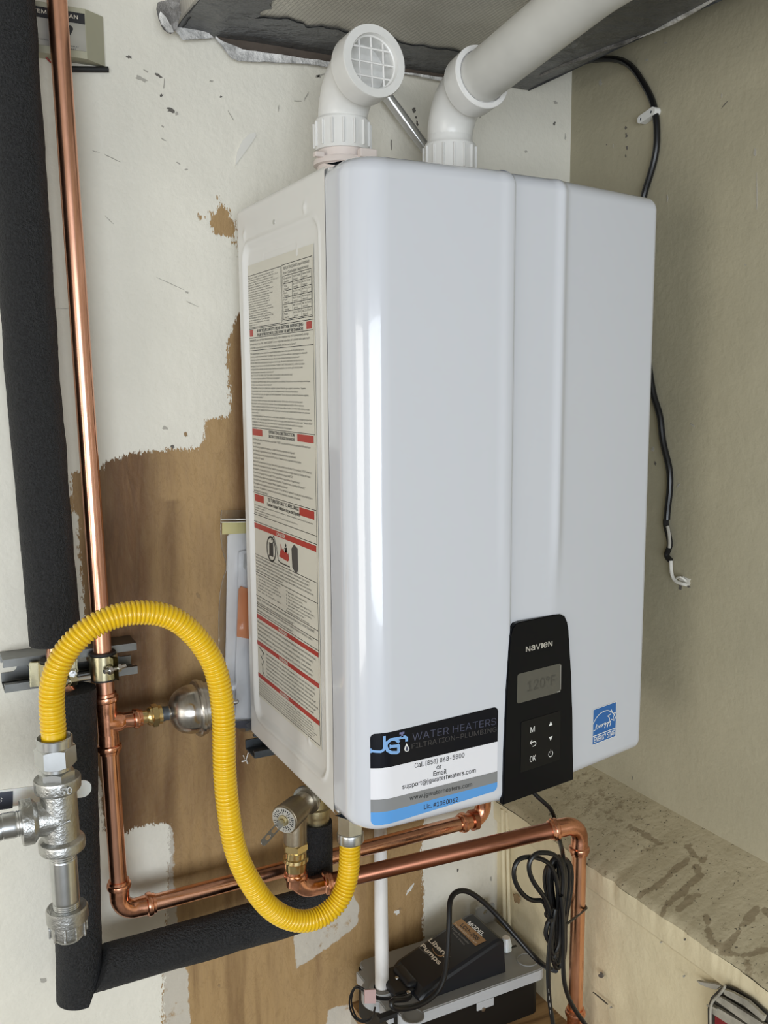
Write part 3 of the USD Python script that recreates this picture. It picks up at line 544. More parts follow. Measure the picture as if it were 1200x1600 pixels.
q = np.stack([i * nn + j, i * nn + j + 1, (i + 1) * nn + j + 1, (i + 1) * nn + j], -1).reshape(-1, 4)
cover = trimesh.Trimesh(S_, np.vstack([q[:, [0, 1, 2]], q[:, [0, 2, 3]]]), process=False)
COVER = part(heater, 'front_cover', cover, 'heater_enamel', smooth=28, label='glossy white front cover with rounded corners and two vertical creases')

# glyphs: advance and left bearing per thousand of the capital height
GW = "A0943+043B0886+114C1000+086D0986+114E0814+114F0800+114G1029+086H1014+114I0600+057J0786+071K0914+114L0771+114M1229+114N1029+114O1057+086P0871+114Q1057+086R0871+114S0871+071T0900+071U1014+114V0943+043W1357+043X0943+043Y0929+043Z0871+086a0771+057b0829+100c0786+071d0843+071e0800+071f0500+000g0843+071h0800+100i0343+086j0343-014k0743+100l0371+100m1200+100n0800+100o0829+071p0829+100q0843+071r0514+100s0729+086t0443+014u0800+100v0771+043w1129+043x0757+057y0771+043z0757+08600886+10010886+14320886+12930886+08640886+08650886+12960886+12970886+12980886+10090886+129.0371+100,0371+071:0371+100;0371+071(0543+171)0529+086#0871+029@1329+086-0900+229~0886+100/0500+029'0414+143&0886+071!0400+100\"0629+143*0886+186\u00b00629+086 0371+000"
GLY = {GW[i]: (int(GW[i + 1:i + 5]) / 1000, int(GW[i + 5:i + 9]) / 1000) for i in range(0, len(GW), 9)}
GP = {}
def glyph(ch, fine):
    key = (ch, fine)
    if key not in GP:
        m = meshkit.text_mesh(ch, 1.0, .1); tri = m.triangles[m.face_normals[:, 2] > .9][:, :, :2]
        pl = unary_union([Polygon(t) for t in tri if Polygon(t).area > 1e-9]).buffer(.004).buffer(-.004)
        pl = affinity.translate(pl, -pl.bounds[0], 0)
        GP[key] = pl.simplify(.012 if fine else .05)
    return GP[key]
def text_poly(s, h, width=None, bold=0.0, fine=True, slant=0.0, align='l', space=0.0):
    """Lettering as polygons: capitals h tall, from the origin along +x; squeezed or stretched to the given width."""
    x, out = 0.0, []
    for ch in s:
        if ch not in GLY: ch = ' '
        adv, l = GLY[ch]
        if ch != ' ':
            out.append(affinity.translate(glyph(ch, fine), x + l, 0))
        x += adv + space
    kx = h if width is None else width / max(x, 1e-6)
    ps = []
    for g_ in out:
        if bold: g_ = g_.buffer(bold)
        for q_ in getattr(g_, 'geoms', [g_]):
            if slant: q_ = affinity.skew(q_, slant, 0, origin=(0, 0))
            ps.append(affinity.scale(q_, kx, h, origin=(0, 0)))
    tot = x * kx
    if align != 'l': ps = [affinity.translate(q_, -tot / (2 if align == 'c' else 1), 0) for q_ in ps]
    return MultiPolygon([q_ for q_ in ps if q_.area > 0])

# --- control panel: a flat black plate set on the cover, with its own plane coordinates (u, v) in metres
PA, PB = A([.17, -.3490, 0]), A([.30, -.3305, 0])
PT = frame(PA, PB - PA, (0, 0, 1))
PT[:3, 2] = -PT[:3, 2] if PT[1, 2] > 0 else PT[:3, 2]
pan = Polygon([(.0098, .0008), (.0105, .06), (.0130, .134), (.0165, .186), (.0178, .197), (.0205, .2055), (.0255, .2100), (.033, .2110), (.086, .2110), (.0965, .2100), (.1035, .2062), (.1080, .1985), (.1105, .188), (.1165, .134), (.1205, .08), (.1230, .02), (.1235, .0008)])
def tilt(T, dz):
    T = T.copy(); T[:3, 3] = T[:3, 3] + T[:3, 2] * dz; return T
PANEL = part(heater, 'control_panel', cat(extr(pan.buffer(-.0008), .0065, tilt(PT, -.006)), extr(pan, .0055, tilt(PT, -.0058))), 'black_gloss', smooth=False, label='black control panel with a small display and keypad')
lcd = sbox(.0285, .1165, .0985, .1512).buffer(-.003).buffer(.003)
part(PANEL, 'display', flat(lcd, tilt(PT, .0007)), 'lcd', smooth=False)
part(PANEL, 'display_rim', cat(flat(unary_union([sbox(.0962, .1195, .0985, .149), sbox(.092, .1168, .0975, .1185)]).intersection(lcd).difference(lcd.buffer(-.0016)), tilt(PT, .0009))), 'lcd_edge', smooth=False)
part(PANEL, 'display_digits', flat(unary_union([affinity.translate(text_poly('120', .0115, bold=.02), .043, .1275), affinity.translate(text_poly('\u00b0F', .0115, bold=.02), .0735, .1275)]), tilt(PT, .0009)), 'print_lcd', smooth=False)
nv = []
xs = .0412; Hn = .0062
for ch, wd, hh in (('N', .0072, 1), ('a', .0070, 1.28), ('V', .0078, 1), ('I', .0026, 1), ('e', .0072, 1.28), ('N', .0072, 1)):
    gl = glyph(ch, True).buffer(.03); bb = gl.bounds
    if ch == 'I': gl = sbox(0, 0, .16, 1); bb = gl.bounds
    gl = affinity.translate(gl, -bb[0], -bb[1]); gl = affinity.scale(gl, (wd - .0004) / (bb[2] - bb[0]), Hn / (bb[3] - bb[1]), origin=(0, 0)); nv.append(affinity.translate(gl, xs, .1747)); xs += wd + .0007
part(PANEL, 'brand_lettering', flat(unary_union(nv), tilt(PT, .0007)), 'print_silver', smooth=False)
pad = sbox(.0352, .0330, .0990, .0935).buffer(-.002).buffer(.002)
PAD = part(PANEL, 'keypad', extr(pad, .0006, tilt(PT, .0005)), 'black_pad', smooth=False)
tri = lambda cx, cy, s: Polygon([(cx - s, cy - s * .9), (cx + s, cy - s * .9), (cx, cy + s * .9)])
ring = lambda cx, cy, r, t: Point(cx, cy).buffer(r).difference(Point(cx, cy).buffer(r - t))
icons = {'m_key_print': affinity.translate(text_poly('M', .0068, align='c'), .0530, .0775), 'up_key_print': tri(.0824, .0816, .0030), 'down_key_print': affinity.rotate(tri(.0828, .0627, .0030), 180),
         'ok_key_print': affinity.translate(text_poly('OK', .0070, align='c', width=.0102), .0541, .0420),
         'power_key_print': unary_union([ring(.0833, .0440, .0039, .0008).difference(sbox(.0818, .0445, .0848, .05)), sbox(.0829, .0440, .0837, .0495)]),
         'return_key_print': unary_union([LineString([(.0500, .0655), (.0562, .0655)]).buffer(.00045), LineString([(.0562 + .0026 * math.sin(t), .0629 + .0026 * math.cos(t)) for t in np.linspace(0, math.pi, 12)]).buffer(.00045), LineString([(.0562, .0603), (.0540, .0603)]).buffer(.00045), LineString([(.0520, .0678), (.0498, .0655), (.0520, .0632)]).buffer(.0005)])}
for nm, pl in icons.items(): part(PANEL, nm, flat(pl, tilt(PT, .0013)), 'print_white', smooth=False)

# --- printed stickers that bend round the cover's corner: u = metres along the cover, 0 where the flat front begins
def on_cover(u, z, off):
    u = np.asarray(u, float); a = np.clip(-u / R0, 0, 1.4)
    x = np.where(u >= 0, R0 + u, R0 - (R0 + off) * np.sin(a)); y = np.where(u >= 0, FY - off, FY + R0 - (R0 + off) * np.cos(a))
    return np.stack([x, y, np.asarray(z, float) + 0 * x], -1)
def wrap(poly, off, cut=.003):
    ms = []
    for g_ in getattr(poly, 'geoms', [poly]):
        if g_.is_empty or g_.area < 1e-12: continue
        x0, _, x1, _ = g_.bounds
        parts_ = [g_] if x0 > .0 else [g_.intersection(sbox(a_, -1, a_ + cut, 1)) for a_ in np.arange(x0, min(x1, .002), cut)] + [g_.intersection(sbox(max(x0, np.arange(x0, min(x1, .002), cut)[-1] + cut), -1, 2, 1))]
        for p_ in parts_:
            for q_ in getattr(p_, 'geoms', [p_]):
                if q_.geom_type != 'Polygon' or q_.area < 1e-12: continue
                v, f_ = trimesh.creation.triangulate_polygon(q_, engine='earcut')
                m = trimesh.Trimesh(on_cover(v[:, 0], v[:, 1], off), f_, process=False)
                if m.face_normals[0] @ [-.3, -1, 0] < 0: m.invert()
                ms.append(m)
    return cat(ms)
us_ = np.linspace(-.05, 0, 200); UL = float(us_[np.argmin(np.abs(topx(on_cover(us_, .08, 0))[:, 0] - 578.5))])
def suv(px_, py_):
    q_ = at(px_, py_, y=FY); return q_[0] - R0, q_[2]
UR = suv(777.5, 1150)[0]
def tz(u, zl, zr): return zl + (zr - zl) * (u - UL) / (UR - UL)
def band(zl0, zr0, zl1, zr1): return Polygon([(UL, zl0), (UR, zr0), (UR, zr1), (UL, zl1)])
full = band(.1122, .1180, .0100, .0190).buffer(-.006).buffer(.006)
STK = part(heater, 'dealer_sticker', wrap(full, .00025), 'sticker_white', smooth=True, label='dealer sticker in black, white, grey and blue')
part(STK, 'black_band', wrap(full.intersection(band(.2, .2, .0742, .0770)), .0004), 'sticker_black', smooth=True)
part(STK, 'grey_band', wrap(full.intersection(band(.0392, .0418, .0250, .0288)), .0004), 'sticker_grey', smooth=True)
part(STK, 'blue_band', wrap(full.intersection(band(.0250, .0288, 0, 0)), .0004), 'sticker_blue', smooth=True)
def line_text(s, p0, p1, cap, **kw):
    a_, b_ = A(suv(*p0)), A(suv(*p1)); L_ = np.linalg.norm(b_ - a_)
    hz = suv(p0[0], p0[1] - cap)[1] - a_[1]
    pl = text_poly(s, hz, width=L_, **kw)
    return affinity.translate(affinity.rotate(pl, math.degrees(math.atan2(*(b_ - a_)[::-1])), origin=(0, 0)), *a_)
part(STK, 'heading_print', wrap(line_text('WATER HEATERS', (643.5, 1157.5), (775.5, 1131.8), 11.5, bold=-.012), .0006), 'logo_slate', smooth=False)
part(STK, 'trade_print', wrap(line_text('FILTRATION~PLUMBING', (642, 1169.8), (776, 1142.5), 7.6, bold=.005), .0006), 'logo_grey', smooth=False)
part(STK, 'contact_print', wrap(unary_union([line_text('Call (858) 868-5800', (647, 1199.8), (725.5, 1182.8), 7.2, bold=.004), line_text('or', (681.5, 1202.2), (690, 1200.2), 7.2, bold=.004), line_text('Email', (676, 1212.8), (697.5, 1208.2), 7.2, bold=.004), line_text('support@jgwaterheaters.com', (628, 1232.8), (743.5, 1206.2), 7.0, bold=.004)]), .0006), 'ink', smooth=False)
part(STK, 'website_print', wrap(line_text('www.jgwaterheaters.com', (639.5, 1250.2), (737.5, 1228.0), 6.6, bold=.006), .0007), 'ink', smooth=False)
part(STK, 'licence_print', wrap(line_text('Lic. #1080062', (661.5, 1264.4), (715.5, 1252.0), 7.0, bold=.004), .0007), 'ink', smooth=False)
c5 = lambda x, y: suv(560 + x / 5, 1080 + y / 5)
stroke = lambda pts_, w: LineString([c5(*q_) for q_ in pts_]).buffer(w, cap_style=2, join_style=1)
jg = unary_union([stroke([(206, 352), (206, 440), (200, 462), (180, 478), (150, 482), (112, 486)], .0014), stroke([(112, 466), (112, 502)], .0007),
                  stroke([(318, 398), (285, 372), (250, 378), (222, 405), (216, 432), (228, 462), (255, 478), (300, 478), (312, 470), (312, 425), (248, 432)], .0017), stroke([(248, 416), (248, 448)], .0009), stroke([(285, 372), (330, 362), (360, 356), (374, 364), (374, 392)], .0016)])
jgt = unary_union([stroke([(318, 330), (358, 322)], .0011), stroke([(338, 326), (341, 358)], .0012)])
part(STK, 'monogram_print', wrap(jg, .0006), 'logo_blue', smooth=False)
part(STK, 'tap_handle_print', wrap(jgt, .0006), 'logo_violet', smooth=False)
drop = Polygon([c5(*q_) for q_ in [(374, 404), (360, 436), (356, 452), (362, 466), (376, 472), (390, 466), (396, 450), (388, 430)]])
part(STK, 'drop_print', wrap(drop, .0006), 'print_white', smooth=False)
part(STK, 'drop_fill_print', wrap(affinity.scale(affinity.translate(drop, .0002, -.0012), .6, .6), .0007), 'logo_slate', smooth=False)
# energy sticker on the right part of the cover
EA, EB = A([.258, -.334, 0]), A([.432, -.297, 0])
EB = A([*e1, 0]); EA = A([*e0, 0]); ET = frame(EA, EB - EA, (0, 0, 1)); ET[:3, 2] *= np.sign(-ET[1, 2])
ex0, ex1, ez0, ez1 = .0705, .1155, .0335, .0780
esq = sbox(ex0, ez0, ex1, ez1)
ESTK = part(heater, 'energy_sticker', flat(esq, tilt(ET, .0004)), 'energy_blue', smooth=False, label='small blue square energy rating sticker')
eW, eH = ex1 - ex0, ez1 - ez0
e2 = lambda x, y: (ex0 + eW * x, ez0 + eH * y)   # unit square
est = lambda pts_, w: LineString([e2(*q_) for q_ in pts_]).buffer(w)
arc_e = [(.47 + .53 * math.cos(t) * 1.02, .36 + .50 * math.sin(t)) for t in np.linspace(.35, math.pi - .12, 26)]
star = []
for t in range(10):
    r_ = .185 if t % 2 == 0 else .085; th = math.pi / 2 + t * math.pi / 5 + .05
    star.append((.80 + r_ * math.cos(th), .63 + r_ * 1.05 * math.sin(th)))
script = [(.0, .40), (.07, .395), (.13, .45), (.17, .52), (.14, .55), (.11, .48), (.13, .415), (.18, .41), (.23, .47), (.25, .50), (.26, .43), (.30, .49), (.33, .49), (.34, .43), (.39, .44), (.42, .50), (.38, .50), (.39, .45), (.44, .48), (.46, .50), (.49, .47), (.53, .50), (.50, .51), (.50, .46), (.55, .49), (.56, .50), (.52, .36), (.49, .37), (.56, .46), (.62, .49), (.60, .51), (.60, .46), (.66, .50), (.63, .36), (.60, .37), (.66, .46), (.70, .50), (.70, .46), (.77, .50), (.73, .36), (.76, .42)]
emb = unary_union([est(arc_e, .00055), est(star + star[:1], .00045).difference(sbox(0, 0, 0, 0)), est(script, .00042), sbox(ex0, ez0 + eH * .225, ex1, ez0 + eH * .25), affinity.translate(text_poly('ENERGY STAR', eH * .155, width=eW * .93, bold=.02), ex0 + eW * .045, ez0 + eH * .04)]).intersection(esq)
part(ESTK, 'energy_emblem', flat(emb, tilt(ET, .0006)), 'print_white', smooth=False)
rim_e = esq.buffer(.0007, join_style=2).difference(esq)
part(ESTK, 'sticker_border', flat(rim_e, tilt(ET, .0004)), 'print_white', smooth=False)

# --- the long safety label on the left side panel: s = metres from the wall side towards the front, z up
LT = frame((.0040, 0, 0), (0, -1, 0), (0, 0, 1))
zl_ = lambda y: at(386 + (y - 432) * .0352, y, x=.004)[2]
s0, s1 = .0245, .2345
z_top, z_bot = .6126, .0636
LABEL = part(heater, 'safety_label', flat(sbox(s0 - .004, z_bot - .004, s1 + .004, z_top + .012), tilt(LT, .0004)), 'label_paper', smooth=False, label='long printed safety label with red warning bars')
TRI = {}
def tri_glyph(ch):
    if ch not in TRI:
        vs_, fs_, n_ = [], [], 0
        for g_ in getattr(glyph(ch, False), 'geoms', [glyph(ch, False)]):
            if g_.area < 1e-4: continue
            v, f_ = trimesh.creation.triangulate_polygon(g_, engine='earcut'); vs_.append(v); fs_.append(f_ + n_); n_ += len(v)
        TRI[ch] = (np.vstack(vs_), np.vstack(fs_))
    return TRI[ch]
def small_text(rows, T):
    """rows: (text, x, z, capital height, width); many lines of small print as one mesh."""
    V_, F_, n_ = [], [], 0
    for s, x, z, h, w in rows:
        tot = sum(GLY.get(ch, GLY[' '])[0] for ch in s); kx = w / tot if w else h * .8; pen = 0
        for ch in s:
            if ch not in GLY: ch = ' '
            adv, l = GLY[ch]
            if ch != ' ':
                v, f_ = tri_glyph(ch); V_.append(np.c_[(v[:, 0] + pen + l) * kx + x, v[:, 1] * h + z, np.zeros(len(v))]); F_.append(f_ + n_); n_ += len(v)
            pen += adv
    m = trimesh.Trimesh(np.vstack(V_), np.vstack(F_), process=False); m.apply_transform(T); return m
EN = ["WARNING: If you do not follow these instructions exactly, a fire or explosion may result causing property damage,", "personal injury or loss of life. \"AVERTISSEMENT: Le non-respect des instructions de la presente notice peut causer", "un incendie ou une explosion entrainant des dommages materiels, des blessures ou la mort.\""]
BODY1 = ["This appliance does not have a pilot. It is equipped with an ignition device that automatically lights the burner.", "Do not try to light the burner by hand. \"Ce chauffe-eau n'est pas muni d'une veilleuse. Il est equipe d'un dispositif", "d'allumage qui allume automatiquement le bruleur. Ne pas tenter d'allumer le bruleur manuellement.\"", "BEFORE OPERATING smell all around the appliance area for gas. Be sure to smell next to the floor because", "some gas is heavier than air and will settle on the floor. \"AVANT DE METTRE EN MARCHE, renifler tout autour", "de l'appareil afin de deceler une odeur de gaz. Renifler pres du plancher, car certains gaz sont plus lourds", "que l'air et peuvent s'accumuler au niveau du sol.\"", "WHAT TO DO IF YOU SMELL GAS \"QUE FAIRE SI VOUS SENTEZ UNE ODEUR DE GAZ\"", "* Do not try to light any appliance. \"N'allumez aucun appareil.\"", "* Do not touch any electric switch; do not use any phone in your building. \"Ne touchez a aucun interrupteur electrique;", "  n'utilisez aucun telephone dans le batiment.\"", "* Immediately call your gas supplier from a neighbor's phone. Follow the gas supplier's instructions. \"Appelez", "  immediatement votre fournisseur de gaz a partir d'un telephone voisin. Suivez ses instructions.\"",
         "* If you cannot reach your gas supplier, call the fire department. \"Si vous ne pouvez joindre le fournisseur, appelez", "  le service des incendies.\"", "Use only your hand to turn the gas control valve. Never use tools. If the valve will not turn by hand, don't", "try to repair it, call a qualified service technician. Force or attempted repair may result in a fire or explosion.", "\"Utiliser seulement la main pour tourner la vanne de gaz. Ne jamais utiliser d'outils. Si la vanne reste coincee, ne pas", "tenter de la reparer; appeler un technicien qualifie. Quiconque tente de forcer la vanne peut provoquer une explosion", "ou un incendie.\"", "Do not use this appliance if any part has been under water. Immediately call a qualified service technician to inspect the", "appliance and to replace any part of the control system and any gas control which has been under water. \"Ne pas utiliser", "cet appareil s'il a ete plonge dans l'eau. Faire inspecter l'appareil par un technicien qualifie et remplacer", "toute partie du systeme de controle et toute commande de gaz qui ont ete plongees", "dans l'eau.\""]
BODY2 = ["STOP! Read the safety information above on this label. \"ARRET! Lisez les instructions de securite sur la partie superieure", "de cette etiquette.\"", "Turn off all electric power to the appliance. \"Coupez l'alimentation electrique de l'appareil.\"", "Do not attempt to light the burner by hand. \"Ne tentez pas d'allumer le bruleur manuellement.\"", "Turn the manual gas valve clockwise to the OFF position. \"Tournez la vanne a gaz dans le sens horaire", "a la position OFF (ferme).\"", "Wait five (5) minutes to clear out any gas. Then smell for gas, including near the floor. If you smell gas, STOP! Follow B in", "the safety information above on this label. \"Attendre cinq minutes pour laisser echapper tout le gaz. Reniflez tout autour", "de l'appareil, y compris pres du plancher. Si vous sentez une odeur de gaz, ARRETEZ!\"", "If you don't smell gas, go to the next step. \"S'il n'y a pas d'odeur de gaz, passez a l'etape suivante.\"", "Turn the manual gas valve counterclockwise to the ON position. \"Tournez la vanne a la position ON (ouvert).\"", "Turn on all electric power to the appliance. \"Mettez l'appareil sous tension.\"", "If the appliance will not operate, follow the instructions \"To Turn Off Gas To Appliance\" and call your service technician or", "gas supplier. \"Si l'appareil ne se met pas en marche, suivez les instructions et appelez un technicien", "qualifie ou le fournisseur de gaz.\""]
BODY3 = ["Turn off all electric power to the appliance if service is to be performed. \"Coupez l'alimentation electrique de l'appareil avant", "de proceder a l'entretien.\"", "Turn the manual gas valve clockwise to the OFF position. \"Tournez la vanne a gaz dans le sens", "horaire a la position OFF (ferme).\""]
BODY4 = ["Vapors from flammable liquids will explode and catch fire causing death or severe burns. \"Les vapeurs", "des liquides inflammables peuvent exploser et prendre feu, entrainant la mort ou des brulures graves.\"", "Do not use or store flammable products such as gasoline, solvents or adhesives in the same room or area", "near the water heater. \"Ne pas utiliser ni entreposer des produits inflammables, l'essence, les solvants ou les", "adhesifs dans la meme piece ou pres du chauffe-eau.\""]
WARN = ["Hotter water increases the risk of scald injury. Before changing the temperature setting, read the instruction manual.", "\"L'eau plus chaude augmente le risque de brulure. Avant de changer le reglage de temperature, lire le manuel.\"", "Water temperature over 125 F can cause severe burns instantly or death from scalding. Children, disabled", "and elderly are at highest risk of being scalded. Feel water before bathing or showering. Temperature limiting", "valves are available, see manual. \"Une temperature d'eau superieure a 52 C peut causer des brulures graves.\""]
rows, headrows, bars, lines = [], [], [], []
def block(txts, y0, y1, x0=s0 + .004, x1=s1 - .004, fill=.97, h=.62):
    za, zb = zl_(y0), zl_(y1); p_ = (za - zb) / len(txts); mx_ = max(sum(GLY.get(c_, GLY[' '])[0] for c_ in t) for t in txts)
    for n_, t in enumerate(txts):
        tot = sum(GLY.get(c_, GLY[' '])[0] for c_ in t)
        rows.append((t, x0, za - p_ * (n_ + .8), p_ * h * .85, (x1 - x0) * fill * tot / mx_))
def hline(y, x0=s0, x1=s1, w=.0007): z = zl_(y); lines.append(sbox(x0, z - w / 2, x1, z + w / 2))
def vline(x, y0, y1, w=.0006): lines.append(sbox(x - w / 2, zl_(y1), x + w / 2, zl_(y0)))
def head(txt, y0, y1, w, bold=True): headrows.append(affinity.translate(text_poly(txt, (zl_(y0) - zl_(y1)) * .66, width=w, bold=.03, align='c', fine=False), (s0 + s1) / 2 + .002, zl_(y1) + .0008))
def bar(y0, y1, x0, x1): bars.append(sbox(x0, zl_(y1), x1, zl_(y0)))
mid = s0 + .117
hline(433, s0, mid); hline(513, s0, mid); vline(s0, 433, 1085); vline(mid, 433, 513); vline(s1, 433, 1085); hline(432, mid + .003, s1); vline(mid + .003, 432, 511); hline(511, mid + .003, s1)
block(["This water heater is design certified by CSA", "for installation indoors or outdoors. ANSI Z21.10.3", "Category III or IV. For use with natural gas", "or propane. Maximum supply pressure 10.5 in. W.C.", "The manifold pressure is set at the factory.", "See the installation manual for details.", "Ce chauffe-eau est certifie par la CSA pour", "l'installation interieure ou exterieure.", "Must be installed with vent pipe approved"] * 1 +
      ["by the manufacturer and local codes.", "A relief valve is required on this unit.", "Keep the area around the unit clear of", "combustible materials and vapors.", "Direct vent or non direct vent appliance.", "Le degagement minimal doit etre respecte.", "For closet and alcove installation.", "Suitable for potable water heating only.", "PRESSION MAXIMALE D'ALIMENTATION", "Serial number and rating on the plate.", "Install in accordance with the code.", "Made in Korea."], 435, 511, s0 + .002, mid - .003, .96)
tx0, tx1 = mid + .006, s1 - .003
for n_, yy in enumerate((448, 459, 469, 478.5, 488, 498, 509)): hline(yy, tx0, tx1)
for xx in (tx0, tx0 + (tx1 - tx0) * .34, tx0 + (tx1 - tx0) * .66, tx1): vline(xx, 448, 509)
block(["INSTALLATION CLEARANCES (Appareil d'installation)", "Alcove or Closet Installation / Degagement minimum"], 434, 447, tx0 + .002, tx1 - .002, .97, .72)
cells = [["Clearance", "Indoor Install", "Outdoor Install"], ["Top", "Min. 9 in. (229 mm)", "Min. 36 in. (914 mm)"], ["Back", "Min. 0.5 in. (13 mm)", "Min. 0.5 in. (13 mm)"], ["Front", "Min. 4 in. (100 mm)", "Min. 24 in. (600 mm)"], ["Sides", "Min. 3 in. (76 mm)", "Min. 3 in. (76 mm)"], ["Floor", "Min. 12 in. (300 mm)", "Min. 12 in. (300 mm)"]]
ty = (448, 459, 469, 478.5, 488, 498, 509)
for r_ in range(6):
    for c_ in range(3):
        xa = tx0 + (tx1 - tx0) * (0, .34, .66)[c_]; wc = (tx1 - tx0) * (.34, .32, .34)[c_]; zt, zb = zl_(ty[r_]), zl_(ty[r_ + 1]); t = cells[r_][c_]
        rows.append((t, xa + wc * .08, zb + (zt - zb) * .55, (zt - zb) * .27, wc * .84 if len(t) > 8 else wc * .4)); rows.append(("(Degagement)" if c_ == 0 else "(pouces)", xa + wc * .12, zb + (zt - zb) * .14, (zt - zb) * .25, wc * .5))
hline(515); head("FOR YOUR SAFETY READ BEFORE OPERATING", 516, 522.6, .150); head("POUR VOTRE SECURITE, LISEZ AVANT DE METTRE EN MARCHE", 522.4, 528.4, .150, False)
bar(516.5, 526.5, s0 + .004, s0 + .016); bar(517, 527, s1 - .019, s1 - .004); hline(529)
block(EN, 530, 547); hline(548.5); block(BODY1, 551, 670, fill=.985); hline(667.6, s0 + .01)
bar(669.5, 679.5, s0 + .004, s0 + .041); bar(669.5, 679.5, s1 - .052, s1 - .004); head("OPERATING INSTRUCTION", 668, 675, .086); head("INSTRUCTIONS DE MISE EN MARCHE", 675, 681, .086, False)
block(BODY2, 682.5, 768); hline(768.8); bar(771, 782, s0 + .006, s0 + .040); bar(771, 782, s1 - .050, s1 - .006)
head("TO TURN OFF GAS TO APPLIANCE", 769.5, 777.5, .104); head("Comment couper l'admission de gaz de l'appareil", 777.5, 784.5, .110, False); block(BODY3, 786, 801.5); hline(803)
hline(814); bar(816.5, 824.5, s0 + .002, s1 - .002); hline(866, s0); block(BODY4, 867.5, 892, fill=.96, h=.7); hline(893.5)
block(["Keep flammable products:", "1. far away from heater,", "2. in approved containers,", "3. tightly closed and out of", "   children's reach.", "Tenir loin du chauffe-eau."], 895, 924, s0 + .004, mid - .012, .9)
block(["\"Vapeurs inflammables:", "1. ne se voient pas,", "2. sont plus lourdes que l'air,", "3. se propagent sur le plancher,", "4. peuvent etre transportees", "   par le courant d'air.\"", "Read and follow warnings."], 897, 930, mid - .006, s1 - .006, .96)
hline(930.5); block(["Warning: Do not install water heater where flammable products will be stored. \"AVERTISSEMENT:", "Ne pas installer ou des produits inflammables seront entreposes.\"", "Read and follow water heater warnings and instructions. If owner's manual is missing, contact", "the retailer or manufacturer. \"Lire et suivre les avertissements.\""], 931.5, 956, fill=.97); hline(944); hline(957)
bar(960, 966.5, s0 + .001, s1 - .001); block(WARN, 968, 1000, fill=.98); bar(1002, 1008.5, s0 + .001, s1 - .001); block(WARN[::-1] + WARN[1:3], 1011, 1051, s0 + .034, s1 - .002, .99)
bar(1053, 1059.5, s0 + .001, s1 - .001); block(WARN[2:] + WARN[:3], 1062, 1085, fill=.98); hline(1086.5)
part(LABEL, 'small_print', small_text(rows, tilt(LT, .0006)), 'ink_soft', smooth=False)
part(LABEL, 'border_lines', flat(MultiPolygon(lines), tilt(LT, .0006)), 'ink', smooth=False)
for h_ in headrows: part(LABEL, 'heading_print', flat(h_, tilt(LT, .0007)), 'ink', smooth=False)
for b_ in bars: part(LABEL, 'red_bar', flat(b_, tilt(LT, .0006)), 'red_print', smooth=False)
wt = []
for txt, ya, yb in (("DANGER", 817.3, 823.7), ("WARNING", 960.7, 965.9), ("WARNING", 1002.7, 1007.9), ("WARNING", 1053.7, 1058.9)):
    wt.append(affinity.translate(text_poly(txt, (zl_(ya) - zl_(yb)) * .8, width=.028 if txt == 'DANGER' else .031, bold=.03, align='c', fine=False), (s0 + s1) / 2 - .006, zl_(yb) + .0006))
for w_ in wt: part(LABEL, 'bar_lettering', flat(w_, tilt(LT, .0009)), 'label_paper', smooth=False)
# pictogram: fuel can in a ring, flames, heater
pz = zl_(845)
can = unary_union([ring(s0 + .050, pz, .0165, .0025), sbox(s0 + .043, pz - .009, s0 + .057, pz + .008), LineString([(s0 + .052, pz + .012), (s0 + .060, pz + .018), (s0 + .070, pz + .004), (s0 + .074, pz - .010), (s0 + .082, pz - .012), (s0 + .112, pz - .012)]).buffer(.0007), LineString([(s0 + .040, pz - .012), (s0 + .060, pz + .013)]).buffer(.0009)])
flame = Polygon([(s0 + .076, pz - .003), (s0 + .083, pz + .009), (s0 + .082, pz + .017), (s0 + .088, pz + .008), (s0 + .092, pz + .012), (s0 + .096, pz + .006), (s0 + .103, pz + .012), (s0 + .106, pz + .004), (s0 + .110, pz + .008), (s0 + .112, pz - .002), (s0 + .108, pz - .005)])
fig = unary_union([Point(s0 + .101, pz + .021).buffer(.003), Polygon([(s0 + .096, pz + .016), (s0 + .106, pz + .018), (s0 + .108, pz + .010), (s0 + .099, pz + .008)])])
htr = Polygon([(s0 + .118, pz + .018), (s0 + .128, pz + .026), (s0 + .141, pz + .022), (s0 + .142, pz - .010), (s0 + .134, pz - .018), (s0 + .120, pz - .010)])
spz = lambda x, y: (-at(x, y, x=.004)[1], at(x, y, x=.004)[2])
def to(g_, c_): return affinity.translate(g_, c_[0] - g_.centroid.x, c_[1] - g_.centroid.y)
shift0 = A(spz(424.5, 858)) - A([s0 + .050, pz]); can = affinity.translate(can, *shift0); flame = affinity.translate(flame, shift0[0], shift0[1] - .001); fig = affinity.translate(fig, shift0[0], shift0[1] - .001); htr = to(affinity.scale(htr, .85, .8), A(spz(461.5, 868)) - A([0, .004])); flame = affinity.translate(affinity.scale(flame, .9, .85), 0, -.002); fig = affinity.translate(affinity.scale(fig, .8, .7), -.001, -.006)
part(LABEL, 'pictogram_flames', flat(flame, tilt(LT, .0007)), 'red_print', smooth=False)
part(LABEL, 'pictogram_outline', flat(unary_union([can, fig]), tilt(LT, .0007)), 'ink', smooth=False)
part(LABEL, 'pictogram_heater', flat(htr, tilt(LT, .0007)), 'mid_grey_print', smooth=False)
hz_ = zl_(1030); hand = [LineString([(s0 + .010 + .014 * abs(math.sin(n_ * 1.7)), hz_ + .016 - n_ * .005), (s0 + .016 + .010 * abs(math.cos(n_ * 2.1)), hz_ + .012 - n_ * .005)]).buffer(.0007) for n_ in range(7)]
part(LABEL, 'pictogram_hand', flat(unary_union(hand), tilt(LT, .0007)), 'ink', smooth=False)

